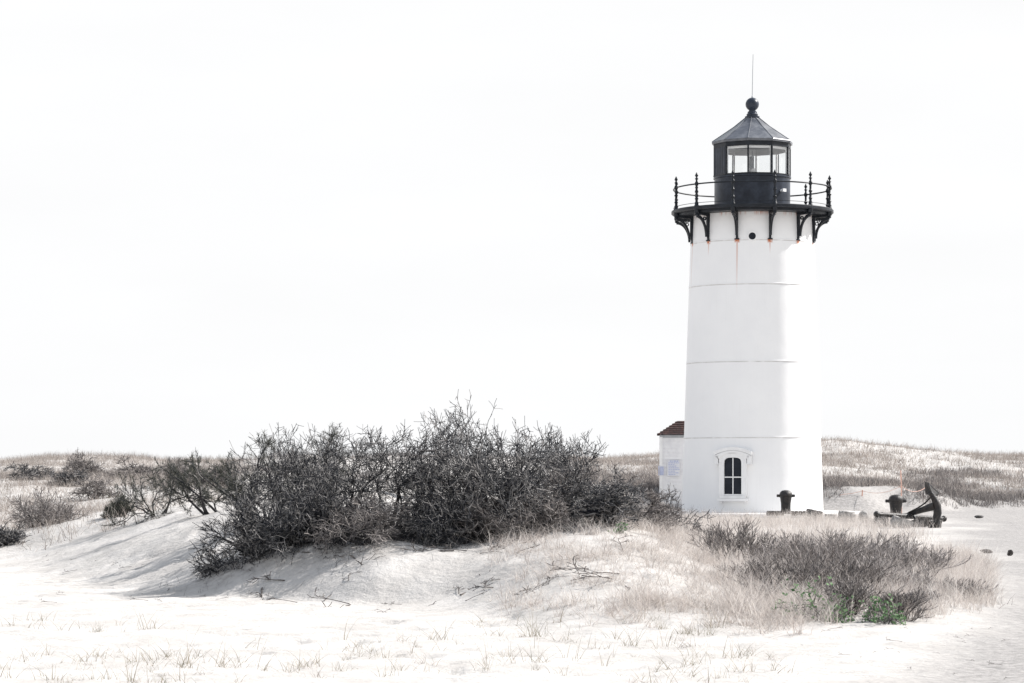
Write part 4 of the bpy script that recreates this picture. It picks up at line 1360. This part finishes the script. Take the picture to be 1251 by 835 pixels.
FB = 'fallen branches on the sand in front of the thicket'
drop(555, 710, BR[2], 1.0, 2.6, 'largest dark forked branch lying on the sand slope below the thicket centre', FB)
drop(648, 668, BR[2], 0.7, 1.9, 'pale bleached branch leaning out of the half dead shrub', FB, 'palewood')
drop(480, 700, BR[1], 1.0, 0.4, 'dark branch lying among the shadow streaks below the thicket', FB)
drop(440, 712, BR[4], 0.9, 2.4, 'dark bushy branch lying low on the shadowed slope left of centre', FB)
drop(570, 735, BR[0], 0.6, 0.9, 'small dark twig lying below the largest forked branch', FB)
drop(700, 668, BR[1], 0.9, 2.9, 'dark branch on the sand just left of the short thick trunk', FB)
drop(735, 672, BR[4], 0.8, 0.3, 'dark branch on the sand below the short thick trunk', FB)
for i in range(95):
    px = rnd.uniform(330, 760); py = 664 + 66 * rnd.random() ** 1.4 - (0 if px < 640 else 12)
    drop(px, py, BR[rnd.randrange(5)], rnd.uniform(0.45, 1.15), rnd.uniform(0, 6.28), 'small dead twig scattered on the sand slope under the front of the thicket', 'scattered dead twigs under the thicket')
for i in range(26):
    px = rnd.uniform(30, 330); py = rnd.uniform(668, 742)
    drop(px, py, BR[rnd.choice([0, 3, 3])], rnd.uniform(0.2, 0.45), rnd.uniform(0, 6.28), 'tiny dark twig scattered on the open sand at left', 'tiny twigs on the open sand at left')
for i in range(22):
    px = rnd.uniform(960, 1240); py = rnd.uniform(765, 830)
    drop(px, py, BR[rnd.choice([0, 3, 3])], rnd.uniform(0.12, 0.3), rnd.uniform(0, 6.28), 'tiny twig scattered on the sand at lower right', 'tiny twigs on the sand at lower right')

build_ground()

# ------------------------------------------------------------------ light, sky, camera
SUN_EL, SUN_BACK = 41.0, 20.0      # degrees; sun at right, a little behind the subject
sx, sy, sz = math.cos(R(SUN_EL)) * math.cos(R(SUN_BACK)), math.cos(R(SUN_EL)) * math.sin(R(SUN_BACK)), math.sin(R(SUN_EL))
sd = bpy.data.lights.new('sun', 'SUN'); sd.energy = 4.1; sd.angle = R(0.53); sd.color = (1.0, 0.962, 0.927)
so = bpy.data.objects.new('sun', sd); link(so)
so.rotation_euler = Vector((sx, sy, sz)).to_track_quat('Z', 'Y').to_euler()

w = bpy.data.worlds.new('World'); bpy.context.scene.world = w; w.use_nodes = True
nt = w.node_tree; nt.nodes.clear()
sky = nt.nodes.new('ShaderNodeTexSky'); sky.sky_type = 'NISHITA'; sky.sun_disc = False
sky.sun_elevation = R(SUN_EL); sky.sun_rotation = math.atan2(sx, sy)
sky.air_density = 1.0; sky.dust_density = 0.0; sky.ozone_density = 1.0
hs = nt.nodes.new('ShaderNodeHueSaturation'); hs.inputs['Saturation'].default_value = 0.40
bg = nt.nodes.new('ShaderNodeBackground'); bg.inputs['Strength'].default_value = 0.15
wo = nt.nodes.new('ShaderNodeOutputWorld')
nt.links.new(sky.outputs[0], hs.inputs['Color']); 
sp = nt.nodes.new('ShaderNodeSeparateColor'); cb = nt.nodes.new('ShaderNodeCombineColor')
nt.links.new(hs.outputs[0], sp.inputs[0])
for i_, lim in enumerate((3.12, 3.13, 3.15)):          # soft cap on each channel evens the bright sky out
    mn = nt.nodes.new('ShaderNodeMath'); mn.operation = 'SMOOTH_MIN'
    mn.inputs[1].default_value = lim; mn.inputs[2].default_value = 0.5
    nt.links.new(sp.outputs[i_], mn.inputs[0]); nt.links.new(mn.outputs[0], cb.inputs[i_])
tcw = nt.nodes.new('ShaderNodeTexCoord'); mpw = nt.nodes.new('ShaderNodeMapping'); mpw.inputs['Scale'].default_value = (3, 3, 14)
mpw.inputs['Rotation'].default_value = (0, R(14), 0)
nzw = nt.nodes.new('ShaderNodeTexNoise'); nzw.inputs['Scale'].default_value = 1.6; nzw.inputs['Detail'].default_value = 5
mrw = nt.nodes.new('ShaderNodeMapRange'); mrw.inputs[1].default_value = 0.3; mrw.inputs[2].default_value = 0.7; mrw.inputs[3].default_value = 0.965; mrw.inputs[4].default_value = 1.0
nt.links.new(tcw.outputs['Generated'], mpw.inputs[0]); nt.links.new(mpw.outputs[0], nzw.inputs[0]); nt.links.new(nzw.outputs[0], mrw.inputs[0])
mxw = nt.nodes.new('ShaderNodeMix'); mxw.data_type = 'RGBA'; mxw.blend_type = 'MULTIPLY'; mxw.inputs[0].default_value = 1.0
nt.links.new(cb.outputs[0], mxw.inputs[6]); nt.links.new(mrw.outputs[0], mxw.inputs[7])
nt.links.new(mxw.outputs[2], bg.inputs[0]); nt.links.new(bg.outputs[0], wo.inputs[0])

cd = bpy.data.cameras.new('camera'); cam = bpy.data.objects.new('camera', cd); link(cam)
cam.location = (0, 0, EYE); cam.rotation_euler = (math.pi / 2, 0, 0)
cd.sensor_width = 36; cd.sensor_fit = 'HORIZONTAL'; cd.lens = FPX / 1251 * 36
cd.shift_y = (HOR - 417.5) / 1251
cd.clip_start = 0.5; cd.clip_end = 5000
S = bpy.context.scene
S.camera = cam
S.view_settings.view_transform = 'Standard'; S.view_settings.look = 'None'; S.view_settings.gamma = 1
S.view_settings.exposure = 1.1
try: S.view_settings.use_curve_mapping = False
except Exception: pass
